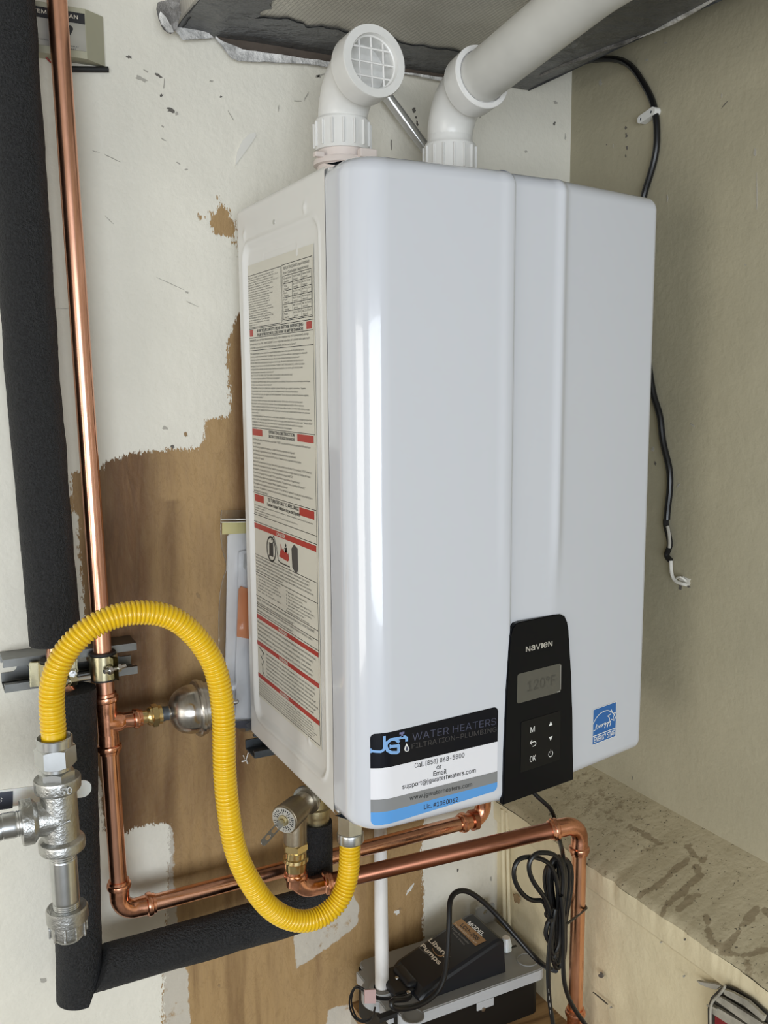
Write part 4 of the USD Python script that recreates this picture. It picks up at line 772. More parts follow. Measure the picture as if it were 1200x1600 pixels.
# ---------------------------------------------------------------- vents on top of the heater
def press(p0, axis, r, L, b=.0022):
    """One socket of a press fitting, from its mouth at p0 along axis: lip, bead, neck."""
    return lathe([(0, r + .0002), (0, r + .0021), (.0035, r + .0023), (.0045, r + .0040), (.0075, r + .0046), (.0105, r + .0040), (.012, r + .0018), (L, r + .0015)], p0, axis, 28)
def pvc_elbow(name, label, base, ztop, fwd, rb, rh, pipe_r, group=None, extra=None):
    t = thing(name, label, 'vent elbow', base, group)
    b = A(base, float); up = A([0, 0, 1.0]); f = unit(fwd)
    corner = A([b[0], b[1], ztop])
    arc, s_, e_ = arc_pts(corner, up, f, .052, 16)
    rt = np.linspace(rb - .0045, rh - .006, len(arc))
    body = sweep([s_ - up * .02] + arc + [e_ + f * .004], np.r_[rt[0], rt, rt[-1]], 40)
    hubz = .036
    low = lathe([(0, pipe_r), (0, rb), (hubz - .002, rb), (hubz, rb - .001), (hubz + .004, rb - .0042), (max(.05, s_[2] - b[2] - .001), rb - .0045)], b + up * .012, up, 40)
    ribs = [rbox((.0022, .005, hubz * .8), .0008, seg=8, T=frame(b + up * .030 + rb * A([math.cos(a), math.sin(a), 0]), (-math.sin(a), math.cos(a), 0), (math.cos(a), math.sin(a), 0))) for a in np.arange(16) * math.pi / 8]
    part(t, 'elbow_body', cat(body, low, ribs), 'pvc', smooth=40)
    part(t, 'adapter_collar', cat(lathe([(.6965 - b[2], rb + .008), (.704 - b[2], rb + .008), (.706 - b[2], pipe_r + .001), (-.006, pipe_r + .001), (-.005, rb + .002), (0, rb + .002), (.002, rb + .001), (.002, pipe_r), (.014, pipe_r)], b, up, 40), rbox((.022, .010, .010), .001, T=frame(b + A([rb * .45, -rb - .004, .004]), (1, 0, 0), (0, 1, 0))), rbox((.008, .012, .006), .001, T=frame(b + A([-rb - .003, -.012, .003]), (0, 1, 0), (-1, 0, 0)))), 'pvc_pink', smooth=40)
    return t, e_, f
T_IN = A([.1034, -.10, .745]); T_EX = A([.2567, -.10, .733])
FIN = unit([.045, -.98, .05])
rim_c = at(579, 99, y=-.178)
ti, e_, f = pvc_elbow('intake_vent_elbow', 'white plastic vent elbow with a round mesh screen on its open end', T_IN, rim_c[2] - .002, FIN, .0335, .0405, .030)
hub_l = .034; h0 = e_ - f * .001
part(ti, 'screen_hub', lathe([(-.004, .030), (0, .0385), (.003, .0400), (hub_l - .002, .0405), (hub_l, .0395), (hub_l, .0305), (hub_l - .005, .0295), (hub_l - .006, .0280), (.004, .0275), (.003, .001)], h0, f, 48), 'pvc', smooth=40)
sc = h0 + f * (hub_l - .008); sx = unit(np.cross(f, [0, 0, 1])); sy = unit(np.cross(sx, f)); bars_ = []
for o_ in (-.0155, 0, .0155):
    hl = math.sqrt(.0295 ** 2 - o_ ** 2)
    bars_.append(sweep([sc + sx * o_ - sy * hl, sc + sx * o_, sc + sx * o_ + sy * hl], .0012, 6)); bars_.append(sweep([sc + sy * o_ - sx * hl + f * .001, sc + sy * o_ + f * .001, sc + sy * o_ + sx * hl + f * .001], .0012, 6))
for b_ in bars_: part(ti, 'screen_wire', b_, 'pvc_white')
part(ti, 'bore', lathe([(0, .0278), (0, .0279), (.001, .0277), (.001, .0001)], h0 + f * .0035, f, 40), 'pvc_bore', smooth=30)
FEX = unit([.015, -.98, .150])
hub_px = at(748, 130, y=-.165)
te, e2_, f2 = pvc_elbow('exhaust_vent_elbow', 'white plastic vent elbow joined to the thick exhaust pipe', T_EX, hub_px[2] - .006, FEX, .0335, .0385, .030)
part(te, 'pipe_hub', lathe([(-.004, .029), (0, .036), (.003, .0378), (.028, .0385), (.030, .0382), (.030, .0322), (.008, .0318), (.008, .001)], e2_ - f2 * .001, f2, 48), 'pvc', smooth=40)
part(te, 'hub_rim', lathe([(.0302, .0321), (.0312, .0322), (.0312, .0380), (.0302, .0386)], e2_ - f2 * .001, f2, 48), 'pvc_white', smooth=40)
tp_ = thing('exhaust_pipe', 'thick grey-white plastic pipe running forward under the duct', 'pipe', e2_ + f2 * .012)
pp0 = e2_ + f2 * .012; pbend = pp0 + f2 * .24; pdir = A([.015, -1.0, 0.0])
part(tp_, 'pipe', sweep([pp0, pp0 + f2 * .12] + arc_pts(pbend, f2, pdir, .45, 8)[0] + [pbend + pdir * .2, pbend + pdir * .52], .0304, 48), 'pvc_pipe')
# thin clear rod leaning behind the vents
ra, rb_ = at(604, 150, y=.020), at(668, 236, y=.010); rd = unit(rb_ - ra)
solo('grey_conduit', 'thin shiny grey rod leaning on the wall between the two vents', 'rod', sweep([ra - rd * .02, ra, rb_, rb_ + rd * .06], .0080, 20), 'clear_rod')

# ---------------------------------------------------------------- the duct above
DZ = .918; DX0, DX1, DY0, DY1 = at(278, 40, z=DZ)[0], .478, WALL_Y, -.75
duct = thing('duct', 'foil-faced duct with dark grey tape along its edges', 'duct', ((DX0 + DX1) / 2, -.3, DZ))
part(duct, 'duct_box', bx(DX0, DX1, DY1, DY0 - .004, DZ, DZ + .30, .004), 'duct_foil', smooth=40)
def cut_to(m, P, ax=(0, 2)):
    """Trims a fine grid sheet to the outline P: triangles that touch it stay, and their outer corners are drawn onto the edge."""
    v2 = m.vertices[:, list(ax)]; ins = shapely.contains_xy(P, v2)
    m.update_faces(ins[m.faces].any(1)); m.remove_unreferenced_vertices()
    v2 = m.vertices[:, list(ax)]; out = np.nonzero(~shapely.contains_xy(P, v2))[0]; b = P.exterior
    if len(out):
        q = shapely.line_interpolate_point(b, shapely.line_locate_point(b, shapely.points(v2[out])))
        m.vertices[out[:, None], np.array(ax)[None]] = np.c_[shapely.get_x(q), shapely.get_y(q)]
    return m
def crumple(us, vs, fn, nrm, amp, sc, seed, th=.0012):
    m = grid(us, vs, fn); d = amp * (meshkit.fbm(m.vertices * sc, 4, seed) - .5) * 2; n_ = A(nrm, float)
    a_ = m.copy(); a_.vertices = m.vertices + n_ * d[:, None]; b_ = a_.copy(); b_.vertices = a_.vertices - n_ * th; b_.invert(); return cat(a_, b_)
def rag(u, amp, seed): return amp * (meshkit.fbm(np.stack([u.ravel() * 60, u.ravel() * 0, u.ravel() * 0], -1), 4, seed).reshape(u.shape) - .5) * 2
tw = .088
part(duct, 'edge_tape', crumple(np.linspace(DX0 - .001, DX1, 150), np.linspace(0, 1, 24), lambda U, V_: np.stack([U, DY0 - .003 - V_ * (tw + rag(U, .012, 4)), DZ - .0025 + 0 * U], -1), (0, 0, -1), .0018, 26, 3), 'duct_tape', smooth=True, label='wide dark grey tape along the wall edge')
part(duct, 'edge_tape', crumple(np.linspace(DY0 - .08, DY1, 150), np.linspace(0, 1, 24), lambda U, V_: np.stack([DX1 + .002 - V_ * (.105 + rag(U, .010, 8)), U, DZ - .0030 + 0 * U], -1), (0, 0, -1), .0016, 26, 6), 'duct_tape', smooth=True)
part(duct, 'edge_tape', crumple(np.linspace(DY0 - .002, DY1, 120), np.linspace(0, 1, 12), lambda U, V_: np.stack([DX1 + .0025 + 0 * U, U, DZ - .004 + V_ * .08], -1), (1, 0, 0), .0015, 30, 2), 'duct_tape', smooth=True)
part(duct, 'end_tape', crumple(np.linspace(DY0 - .002, DY0 - .13, 50), np.linspace(0, 1, 24), lambda U, V_: np.stack([DX0 + .004 - .006 * V_, U, DZ - .003 + V_ * .10], -1), (-1, 0, 0), .004, 40, 7), 'duct_tape', smooth=True, label='crumpled tape over the left end')
part(duct, 'edge_tape', crumple(np.linspace(DY0 - .06, DY1, 120), np.linspace(0, 1, 24), lambda U, V_: np.stack([DX0 + V_ * (.075 + rag(U, .012, 14)), U, DZ - .0038 + 0 * U], -1), (0, 0, -1), .0018, 26, 16), 'duct_tape', smooth=True)
def torn(pts_px, y, th, amp, seed, mat, label, parent, nm):
    P = Polygon([tuple(at(*q_, y=y)[[0, 2]]) for q_ in pts_px]).buffer(0)
    x0, z0, x1, z1 = P.bounds; st = .0022
    m = grid(np.arange(x0, x1 + st, st), np.arange(z0, z1 + st, st), lambda U, V_: np.stack([U, np.full_like(U, y), V_], -1))
    m = cut_to(m, P)
    m.vertices[:, 1] += amp * (meshkit.fbm(m.vertices * 55, 4, seed) - .5) * 2 + amp * .8 * (meshkit.fbm(m.vertices * A([30, 30, 90]), 3, seed + 9) - .5)
    b_ = m.copy(); b_.vertices[:, 1] += th; b_.invert()
    part(parent, nm, cat(m, b_), mat, smooth=True, label=label)
torn([(276, 36), (290, 43), (310, 44), (326, 50), (334, 58), (320, 60), (286, 62), (280, 54), (272, 46)], .026, .002, .004, 1, 'torn_white', 'torn white sealing paper hanging at the left end', duct, 'torn_paper')
torn([(331, 50), (380, 60), (450, 70), (523, 82), (600, 97), (700, 113), (733, 118), (733, 126), (600, 112), (520, 104), (450, 94), (380, 86), (350, 74)], .034, .002, .001, 25, 'gap_shade_brown', 'brown strip added as the shadow in the gap between duct and wall', duct, 'gap_strip')  # dark strip added to paint the shade between duct and wall
torn([(330, 51), (345, 62), (380, 77), (430, 84), (470, 90), (530, 98), (600, 108), (700, 122), (733, 124), (733, 128), (690, 126), (620, 112), (560, 106), (520, 105), (480, 99), (430, 97), (392, 96), (372, 95), (362, 90), (350, 74), (340, 62)], .027, .002, .003, 5, 'torn_white', 'torn white sealing paper along the wall edge', duct, 'torn_paper')
torn([(246, 4), (262, 0), (280, -6), (283, 20), (277, 44), (268, 52), (256, 44), (248, 30), (244, 16)], .012, .002, .008, 8, 'torn_grey', 'crumpled silver and black end flap', duct, 'torn_flap')
torn([(250, 18), (258, 26), (268, 40), (272, 50), (262, 50), (252, 38), (248, 26)], .006, .002, .006, 12, 'torn_white', None, duct, 'torn_flap')
pa_ = [at(x, y, x=DX1 + .004) for x, y in ((1112, 2), (1040, 42), (990, 60), (940, 82))]
part(duct, 'torn_edge', cat(sweep([at(x, y, z=DZ - .002) for x, y in ((1120, -6), (1085, 14), (1050, 33), (1025, 46), (998, 58))], [.003, .004, .0045, .003, .0015], 8)), 'torn_white', smooth=40)
part(duct, 'torn_edge', cat(sweep([at(x, y, z=DZ - .003) for x, y in ((1000, 56), (975, 66), (945, 76), (915, 88), (880, 100), (845, 118))], [.0015, .004, .003, .004, .003, .002], 8)), 'torn_grey', smooth=40)

# ---------------------------------------------------------------- cable on the right wall
def cable(pts_, r, mat, name, label, cat_='cable', group=None, n=10, step=.004):
    return solo(name, label, cat_, sweep(spline(pts_, step), r, n), mat, group)
ck = lambda x, y, o=.005: at(x, y, x=RIGHT_X - o)
solo('wall_cable', 'black cable curving down the right wall from under the duct', 'cable', sweep(spline([at(835, 128, x=DX1 + .03) + A([0, 0, .0]), ck(868, 108), ck(905, 97), ck(955, 92), ck(985, 103), ck(1005, 130), ck(1018, 155), ck(1025, 185), ck(1026, 225), ck(1021, 255), ck(1012, 285), ck(1005, 312), ck(1000, 400), ck(1003, 500), ck(1012, 560), ck(1022, 620), ck(1031, 650), ck(1036, 690), ck(1046, 735), ck(1045, 780), ck(1042, 812)], .005), .0046, 10), 'cable')
oc = thing('old_wire', 'frayed white and black wire end entering a hole in the right wall', 'wire', ck(1050, 870))
part(oc, 'wire_sleeve', sweep(spline([ck(1042, 808), ck(1041, 822), ck(1045, 838), ck(1046, 855), ck(1042, 865), ck(1048, 876)], .003), .0042, 8), 'cable', label='taped black sleeve')
part(oc, 'bare_sheath', sweep(spline([ck(1043, 822, .0085), ck(1046, 840, .0085), ck(1046, 856, .0085)], .003), .0024, 8), 'chip_grey')
part(oc, 'wire_core', sweep(spline([ck(1048, 876), ck(1049, 892), ck(1053, 905), ck(1062, 911), ck(1074, 914, .001)], .003), .0026, 8), 'chip_pale', label='bare white conductor')
part(oc, 'wire_core', sweep(spline([ck(1056, 905, .002), ck(1064, 902, .008), ck(1072, 908, .002)], .003), .0016, 8), 'chip_pale')
cl = thing('cable_clip', 'small white two-hole clip holding the black wall cable', 'clip', ck(1019, 181))
ca_, cb_ = ck(1009, 188, .0005), ck(1028, 175, .0005); cd = unit(cb_ - ca_)
CT = frame((ca_ + cb_) / 2, cd, np.cross([-1, 0, 0], cd)); CT[:3, 2] = [-1, 0, 0]; hl = np.linalg.norm(cb_ - ca_) / 2
part(cl, 'clip_strap', extr(LineString([(-hl, 0), (hl, 0)]).buffer(.0055).difference(unary_union([Point(-hl * .92, 0).buffer(.002), Point(hl * .78, 0).buffer(.002)])), .0108, CT), 'clip_white', smooth=40)
for o_ in (-.92, .78): part(cl, 'clip_screw', lathe([(0, .0001), (0, .0026), (.001, .002), (.0015, .0001)], (CT @ A([hl * o_, 0, .009, 1]))[:3], (-1, 0, 0), 12), 'steel_dark')

# ---------------------------------------------------------------- strut channel and pipe clamps on the back wall
def strut_mesh(x0, x1, zc, y0, y1, slots):
    """C channel along x, open towards the room, lips turned in; slots cut in its back."""
    h = .0205; t = .0022
    P = Polygon([(y1, zc - h), (y0 + .0, zc - h), (y0, zc - h + .0098), (y0 + .007, zc - h + .0098), (y0 + .007, zc - h + .0080), (y0 + t, zc - h + .0080), (y0 + t, zc - h + t), (y1 - t, zc - h + t),
                 (y1 - t, zc + h - t), (y0 + t, zc + h - t), (y0 + t, zc + h - .0080), (y0 + .007, zc + h - .0080), (y0 + .007, zc + h - .0098), (y0, zc + h - .0098), (y0, zc + h), (y1, zc + h)])
    P = P.buffer(.0012).buffer(-.0012)
    T = np.eye(4); T[:3, 0], T[:3, 1], T[:3, 2], T[:3, 3] = (0, 1, 0), (0, 0, 1), (1, 0, 0), (x0, 0, 0)
    k = manifold3d.Manifold.extrude(manifold3d.CrossSection([A(P.exterior.coords)[:-1] if P.exterior.is_ccw else A(P.exterior.coords)[::-1][:-1]]), x1 - x0)
    for s in slots:
        pl = A(LineString([(0, s - .012), (0, s + .012)]).buffer(.0068).exterior.coords)[::-1][:-1]
        c_ = manifold3d.Manifold.extrude(manifold3d.CrossSection([[(q_[0], q_[1]) for q_ in pl]], manifold3d.FillRule.NonZero), .02).transform([[0, 0, 1, y1 - .01], [1, 0, 0, zc], [0, 1, 0, 0]])
        k = k - c_
    g_ = k.to_mesh(); m = trimesh.Trimesh(g_.vert_properties[:, :3], g_.tri_verts, process=False); m.apply_transform(T); return m
sL, sR = at(6, 1060, y=.0)[0], at(214, 1022, y=.0)[0]; sz = (at(10, 1086, y=0)[2] + at(6, 1028, y=0.0)[2]) / 2
strut = thing('strut_channel', 'grey zinc strut channel on the wall behind the insulated pipe and copper pipe', 'strut channel', ((sL + sR) / 2, .02, sz))
part(strut, 'channel', strut_mesh(sL, sR, sz, 0.0, WALL_Y - .0005, [0.0, .05, .10, sR - sL]), 'strut_zinc', smooth=30)
mz = -.0185; ms = thing('mounting_channel', 'dark grey steel channel under the back of the water heater', 'strut channel', (.2, .02, mz))
part(ms, 'channel', strut_mesh(at(398, 1165, y=.0)[0], W - .02, mz, .001, WALL_Y - .0005, [0.01]), 'steel_dark', smooth=30)

# copper line down the wall, elbow, and along under the heater
CY = -.012; cz0 = at(190, 1424, y=CY)[2]
pA0, pA1 = at(89, 0, y=CY), at(186, 1385, y=CY); dA = unit(pA0 - pA1)
xz_at = lambda y_px, x_px: at(x_px, y_px, y=CY)
top_A = pA0 + dA * .12
tee_t, tee_b = at(165, 1082, y=CY), at(172, 1176, y=CY)
proj = lambda q_: pA1 + dA * ((q_ - pA1) @ dA)
tee_t, tee_b = proj(tee_t), proj(tee_b); tee_c = proj(at(168, 1130, y=CY))
r34 = .0112
upA = thing('copper_pipe', 'shiny copper pipe rising along the left wall to the top of the photo', 'pipe', proj(at(130, 600, y=CY)))
part(upA, 'pipe', sweep([top_A, tee_t - dA * .002], r34, 28), 'copper')
ct = thing('copper_tee', 'copper press tee joining the wall pipe to the steel water hammer arrestor', 'tee', tee_c)
bd = A([1.0, 0, 0]); br_end = at(222, 1126, y=CY); br_len = np.linalg.norm(br_end[0] - tee_c[0])
part(ct, 'tee_body', cat(lathe([(0, r34 + .0015), (np.linalg.norm(tee_t - tee_b) - .040, r34 + .0015)], tee_b + dA * .020, dA, 28), press(tee_t, -dA, r34, .026), press(tee_b, dA, r34, .026)), 'copper_fit', smooth=40)
part(ct, 'branch', cat(lathe([(0, .0135), (.016, .0125), (.020, .0098), (br_len, .0098)], tee_c, bd, 24), press(tee_c + bd * br_len, -bd, .0084, .022)), 'copper_fit', smooth=40)
lowA = thing('copper_pipe', 'shiny copper pipe below the copper tee, down to the bottom left elbow', 'pipe', (tee_b + pA1) / 2)
part(lowA, 'pipe', sweep([tee_b + dA * .004, pA1 - dA * .008], r34, 28), 'copper')
cornA = proj(at(190, 1424, y=CY)); hA = unit(at(717, 1287, y=CY) - cornA)
arcA, sA_, eA_ = arc_pts(cornA, -dA, hA, .021, 14)
el = thing('copper_elbow', 'copper press elbow at the bottom left where the wall pipe turns', 'elbow', cornA)
part(el, 'elbow_body', cat(sweep([sA_ + dA * .006] + arcA + [eA_ + hA * .006], r34 + .0014, 28), press(sA_ + dA * .024, -dA, r34, .022), press(eA_ + hA * .024, -hA, r34, .022)), 'copper_fit', smooth=40)
endA = at(736, 1282, y=CY)
hz1 = thing('copper_pipe', 'copper pipe running along the wall under the heater from the bottom left elbow', 'pipe', (cornA + endA) / 2)
part(hz1, 'pipe', sweep([eA_ + hA * .02, endA - hA * .012], r34, 28), 'copper')
ce = endA + hA * .022; arcE, sE_, eE_ = arc_pts(ce, hA, (0, 0, 1), .020, 12)
el2 = thing('copper_elbow', 'copper press elbow half hidden under the middle of the heater', 'elbow', ce)
part(el2, 'elbow_body', cat(press(sE_ - hA * .024, hA, r34, .022), sweep([sE_ - hA * .005] + arcE + [eE_ + A([0, 0, .006])], r34 + .0014, 28), press(eE_ + A([0, 0, .024]), (0, 0, -1), r34, .022)), 'copper_fit', smooth=40)
part(el2, 'witness_mark', lathe([(0, r34 + .0016), (0, r34 + .0048), (.009, r34 + .0048), (.009, r34 + .0016)], sE_ - hA * .002, hA, 24), 'copper_shaded')
up2 = thing('copper_pipe', 'short copper riser into the underside of the heater', 'pipe', eE_)
part(up2, 'pipe', sweep([eE_ + A([0, 0, .01]), A([eE_[0], eE_[1], .004])], r34, 24), 'copper_shaded')

# clamp round the copper pipe and its twin round the insulated pipe
def clamp(name, label, c, ax, r, cap_h, ang, group=None):
    t = thing(name, label, 'pipe clamp', c); c = A(c, float); ax = unit(ax)
    part(t, 'rubber_cushion', lathe([(-cap_h / 2 - .003, r), (-cap_h / 2 - .003, r + .0045), (cap_h / 2 + .003, r + .0045), (cap_h / 2 + .003, r)], c, ax, 36), 'rubber', smooth=30)
    u = unit(np.cross(ax, [0, 1.0, 0])); w = np.cross(ax, u); rr_ = r + .0045
    for s in (0, 1):
        th = np.linspace(.12, math.pi - .12, 22) + s * math.pi + ang
        dirs = [math.cos(x) * u + math.sin(x) * w for x in th]
        P_ = [(rr_ + .0020) * d for d in dirs]; P_ = [P_[0] + dirs[0] * .010] + P_ + [P_[-1] + dirs[-1] * .010]; Q_ = [p_ - unit(p_) * .0018 for p_ in P_]
        v = [];
        for p_, q_ in zip(P_, Q_): v += [c + p_ - ax * cap_h / 2, c + p_ + ax * cap_h / 2, c + q_ + ax * cap_h / 2, c + q_ - ax * cap_h / 2]
        f_ = []
        for n_ in range(len(P_) - 1):
            for e in range(4): a_, b_ = n_ * 4 + e, n_ * 4 + (e + 1) % 4; f_ += [[a_, b_, b_ + 4], [a_, b_ + 4, a_ + 4]]
        L_ = (len(P_) - 1) * 4; f_ += [[0, 2, 1], [0, 3, 2], [L_, L_ + 1, L_ + 2], [L_, L_ + 2, L_ + 3]]
        m = trimesh.Trimesh(np.vstack(v), f_, process=False); m.fix_normals()
        part(t, 'clamp_half', m, 'zinc_gold', smooth=25)
    d0 = math.cos(ang) * u + math.sin(ang) * w; tn = -math.sin(ang) * u + math.cos(ang) * w
    bc = c + d0 * (rr_ + .0075)
    part(t, 'clamp_bolt', cat(lathe([(-.014, .0028), (.016, .0028)], bc, tn, 12), hexnut(bc + tn * .0035, tn, .0095, .005), hexnut(bc - tn * .0085, tn, .0095, .005)), 'galv_bright', smooth=25)
    return t
cA_ = proj(at(161, 1040, y=CY)); th_cam = 0
clamp('pipe_clamp', 'gold cushioned clamp around the bare copper pipe on the strut channel', cA_, dA, r34, .030, math.radians(112))
fo_c = at(84, 1052, y=CY - .004)
clamp('pipe_clamp', 'gold cushioned clamp half hidden behind the yellow hose on the strut channel', fo_c, (0.02, 0, 1), r34, .030, math.radians(165))
fr = thing('clamp_rod', 'short zinc rod with a brass nut between the two pipe clamps', 'bolt', at(120, 1061, y=-.03))
r0_, r1_ = at(104, 1065, y=-.034), at(140, 1058, y=-.026)
part(fr, 'rod', sweep([r0_, r1_], .0036, 12), 'galv_bright'); part(fr, 'nut', hexnut(r0_ + unit(r1_ - r0_) * .003, r1_ - r0_, .0115, .009), 'zinc_gold', smooth=20)

# ---------------------------------------------------------------- black foam pipe insulation
def foam(name, label, pts_, r, bare=None, cut=None):
    t = thing(name, label, 'pipe insulation', np.mean(A(pts_), 0))
    p_ = A(pts_, float); L_ = np.r_[0, np.cumsum(np.linalg.norm(np.diff(p_, axis=0), axis=1))]
    s = np.linspace(0, L_[-1], max(12, int(L_[-1] / .004))); q_ = np.stack([np.interp(s, L_, p_[:, i_]) for i_ in range(3)], 1)
    m = sweep(q_, r, 44, cap=True); nv_ = len(m.vertices) - 2
    m.vertices[:nv_] += (m.vertices[:nv_] - np.repeat(q_, 44, 0)) * (.10 * (meshkit.fbm(m.vertices[:nv_] * 22, 3, 5) - .5) + .03 * (meshkit.fbm(m.vertices[:nv_] * 260, 2, 6) - .5))[:, None]
    if cut is not None:
        k_ = manifold3d.Manifold(manifold3d.Mesh(m.vertices.astype(np.float32), m.faces.astype(np.uint32))).trim_by_plane(list(cut[0]), float(cut[1])).to_mesh()
        if len(k_.tri_verts): m = trimesh.Trimesh(k_.vert_properties[:, :3], k_.tri_verts, process=False)
    part(t, 'foam_sleeve', m, 'foam', smooth=50); return t
FYc = -.018; RF = .0300
f_top, f_mid, f_bot = at(6, -60, y=FYc), at(52, 600, y=FYc), at(87, 1003, y=FYc)
f1 = foam('foam_insulation', 'thick black foam sleeve on the vertical pipe at the far left', [f_top + unit(f_top - f_mid) * .05, f_mid, f_bot], RF)
cfp = thing('insulated_copper_pipe', 'copper pipe showing at the strut gap between two black foam sleeves', 'pipe', fo_c)
part(cfp, 'pipe', sweep([f_bot + A([0, 0, .05]), f_bot, fo_c, at(112, 1090, y=FYc), at(112, 1130, y=FYc)], r34 - .0005, 24), 'copper')
v0, v1 = at(112, 1076, y=FYc), at(125, 1556, y=FYc)
mit_p = at(147, 1520, y=FYc); md_ = at(130, 1560, y=FYc) - at(163, 1480, y=FYc); mit_n = unit(A([-md_[2], 0, md_[0]])); mit_n = mit_n * np.sign(mit_n[0])
f2_ = foam('foam_insulation', 'black foam sleeve on the vertical pipe behind the gas fittings', [v0, v1], .0285, cut=(-mit_n, -mit_n @ mit_p))
h0_, h1_, h2_ = at(128, 1520, y=FYc - .004), at(397, 1444, y=-.055), at(497, 1415, y=-.098)
dh = unit(h1_ - h0_)
nrm_c = unit(A([dh[0] * .62 + 0, dh[1], .62 * .9]))
f3 = foam('foam_insulation', 'black foam sleeve on the pipe sloping along the bottom of the wall', [h0_ - dh * .045, h1_, h2_], .0275, cut=(mit_n, mit_n @ mit_p))
r_b, r_t = at(497, 1412, y=-.10), at(495, 1283, y=-.10)
f4 = foam('foam_insulation', 'short black foam sleeve rising to the brass fitting under the heater', [r_b, r_t], .0205)

# ---------------------------------------------------------------- water hammer arrestor
av = tee_c + bd * br_len; dv = bd
fit = thing('brass_adapter', 'brass hex adapter between the copper tee and the steel arrestor', 'pipe fitting', av)
xb = lambda px_: at(px_, 1118, y=CY)[0] - av[0]
part(fit, 'adapter_body', cat(lathe([(-.002, .0086), (xb(238), .0086)], av, dv, 24), lathe([(xb(230), .0105), (xb(233), .0122), (xb(252), .0122), (xb(252), .009)], av, dv, 24)), 'brass', smooth=30)
part(fit, 'hex', hexnut(av + dv * xb(236), dv, .026, xb(247) - xb(236)), 'brass', smooth=15)
part(fit, 'thread_tape', lathe([(0, .0092), (.003, .0098), (.006, .0090), (.009, .0096)], av + dv * xb(252), dv, 24), 'steel_dark', label='dark thread sealant')
arr = thing('water_hammer_arrestor', 'round stainless steel water hammer arrestor dome on the brown board', 'water hammer arrestor', av + dv * xb(300))
ax0 = xb(258); ra_ = .0325
dome = [(ax0 - .001, .0085), (ax0 + .006, .0085), (ax0 + .007, .0128)] + [(ax0 + .008 + .030 * (1 - math.cos(t)), .012 + (ra_ - .012) * math.sin(t)) for t in np.linspace(.25, math.pi / 2, 12)]
x_r = ax0 + .042
part(arr, 'dome', lathe(dome + [(x_r, ra_)], av, dv, 40), 'stainless', smooth=40)
part(arr, 'flange', lathe([(x_r - .002, ra_), (x_r - .002, ra_ + .0035), (x_r, ra_ + .005), (x_r + .004, ra_ + .005), (x_r + .005, ra_ + .003), (x_r + .009, ra_ + .003), (x_r + .010, ra_)], av, dv, 40), 'stainless', smooth=30)
part(arr, 'cylinder', lathe([(x_r + .009, ra_ - .0005), (x_r + .030, ra_ - .0005)] + [(x_r + .030 + .018 * math.sin(t), .004 + (ra_ - .0045) * math.cos(t)) for t in np.linspace(.1, math.pi / 2, 8)], av, dv, 40), 'stainless', smooth=40)
part(arr, 'valve_pin', lathe([(x_r + .046, .0042), (x_r + .052, .0042), (x_r + .056, .0035), (x_r + .058, .001)], av, dv, 16), 'galv_bright')

# ---------------------------------------------------------------- gas fittings at the left
GY = -.19
ga = lambda x, y: at(x, y, y=GY)
gN, gT, gC = ga(85, 1160), ga(93, 1260), ga(106, 1440); gax = unit(gN - gC); gp = lambda q_: gC + gax * ((q_ - gC) @ gax)
zt = lambda y_px, x_px: (gp(ga(x_px, y_px)) - gC) @ gax      # distance along the axis from the cap
nut = thing('gas_hose_nut', 'silver hex nut joining the yellow hose to the grey gas tee', 'nut', gp(ga(86, 1185)))
a_n0, a_n1 = zt(1196, 87), zt(1152, 85)
part(nut, 'hex', hexnut(gC + gax * a_n0, gax, .0365, (a_n1 - a_n0) * .72, rot=.35), 'galv_bright', smooth=15)
part(nut, 'collar', lathe([((a_n1 - a_n0) * .66, .0150), ((a_n1 - a_n0) * .66, .0180), (a_n1 - a_n0, .0184), (a_n1 - a_n0 + .001, .0172), (a_n1 - a_n0 - .006, .0155)], gC + gax * a_n0, gax, 36), 'galv_bright', smooth=30)
part(nut, 'adapter_hex', cat(hexnut(gC + gax * zt(1217, 88), gax, .0325, a_n0 - zt(1217, 88) - .004, rot=.1), lathe([(0, .0150), (.006, .0150)], gC + gax * (a_n0 - .005), gax, 30), lathe([(-.006, .0140), (.002, .0140)], gC + gax * zt(1217, 88), gax, 30)), 'galv_bright', smooth=15)
tee = thing('gas_tee', 'grey galvanized gas tee below the yellow hose nut', 'tee', gp(gT))
t0_, t1_ = zt(1326, 97), zt(1214, 88); R_ = .0188; tl = t1_ - t0_
part(tee, 'tee_body', lathe([(0, .0145), (0, R_ + .0045), (.002, R_ + .0052), (.010, R_ + .0052), (.012, R_ + .0038), (.014, R_), (tl - .016, R_), (tl - .014, R_ + .0036), (tl - .012, R_ + .0050), (tl - .002, R_ + .0052), (tl, R_ + .0045), (tl, .0145), (tl - .006, .0140)], gC + gax * t0_, gax, 40), 'galv', smooth=35)
bz = gC + gax * (t0_ + tl * .47); bl = A([-1.0, 0, 0])
bl_len = abs(at(32, 1272, y=GY)[0] - bz[0])
part(tee, 'branch', lathe([(0, R_), (bl_len - .016, R_ - .001), (bl_len - .013, R_ + .003), (bl_len - .011, R_ + .0048), (bl_len - .002, R_ + .005), (bl_len, R_ + .004), (bl_len, .0140)], bz, bl, 40), 'galv', smooth=35)
for cm_ in ([rbox((.0085, .0022, .0016), .0006, seg=8, T=frame(bz + A([-.004 + .004 * n_, -R_ * .995, .002 * (n_ % 2) - .001]), (1, 0, .3 * (-1) ** n_), (0, 0, 1))) for n_ in range(3)]): part(tee, 'cast_mark', cm_, 'galv', smooth=20)
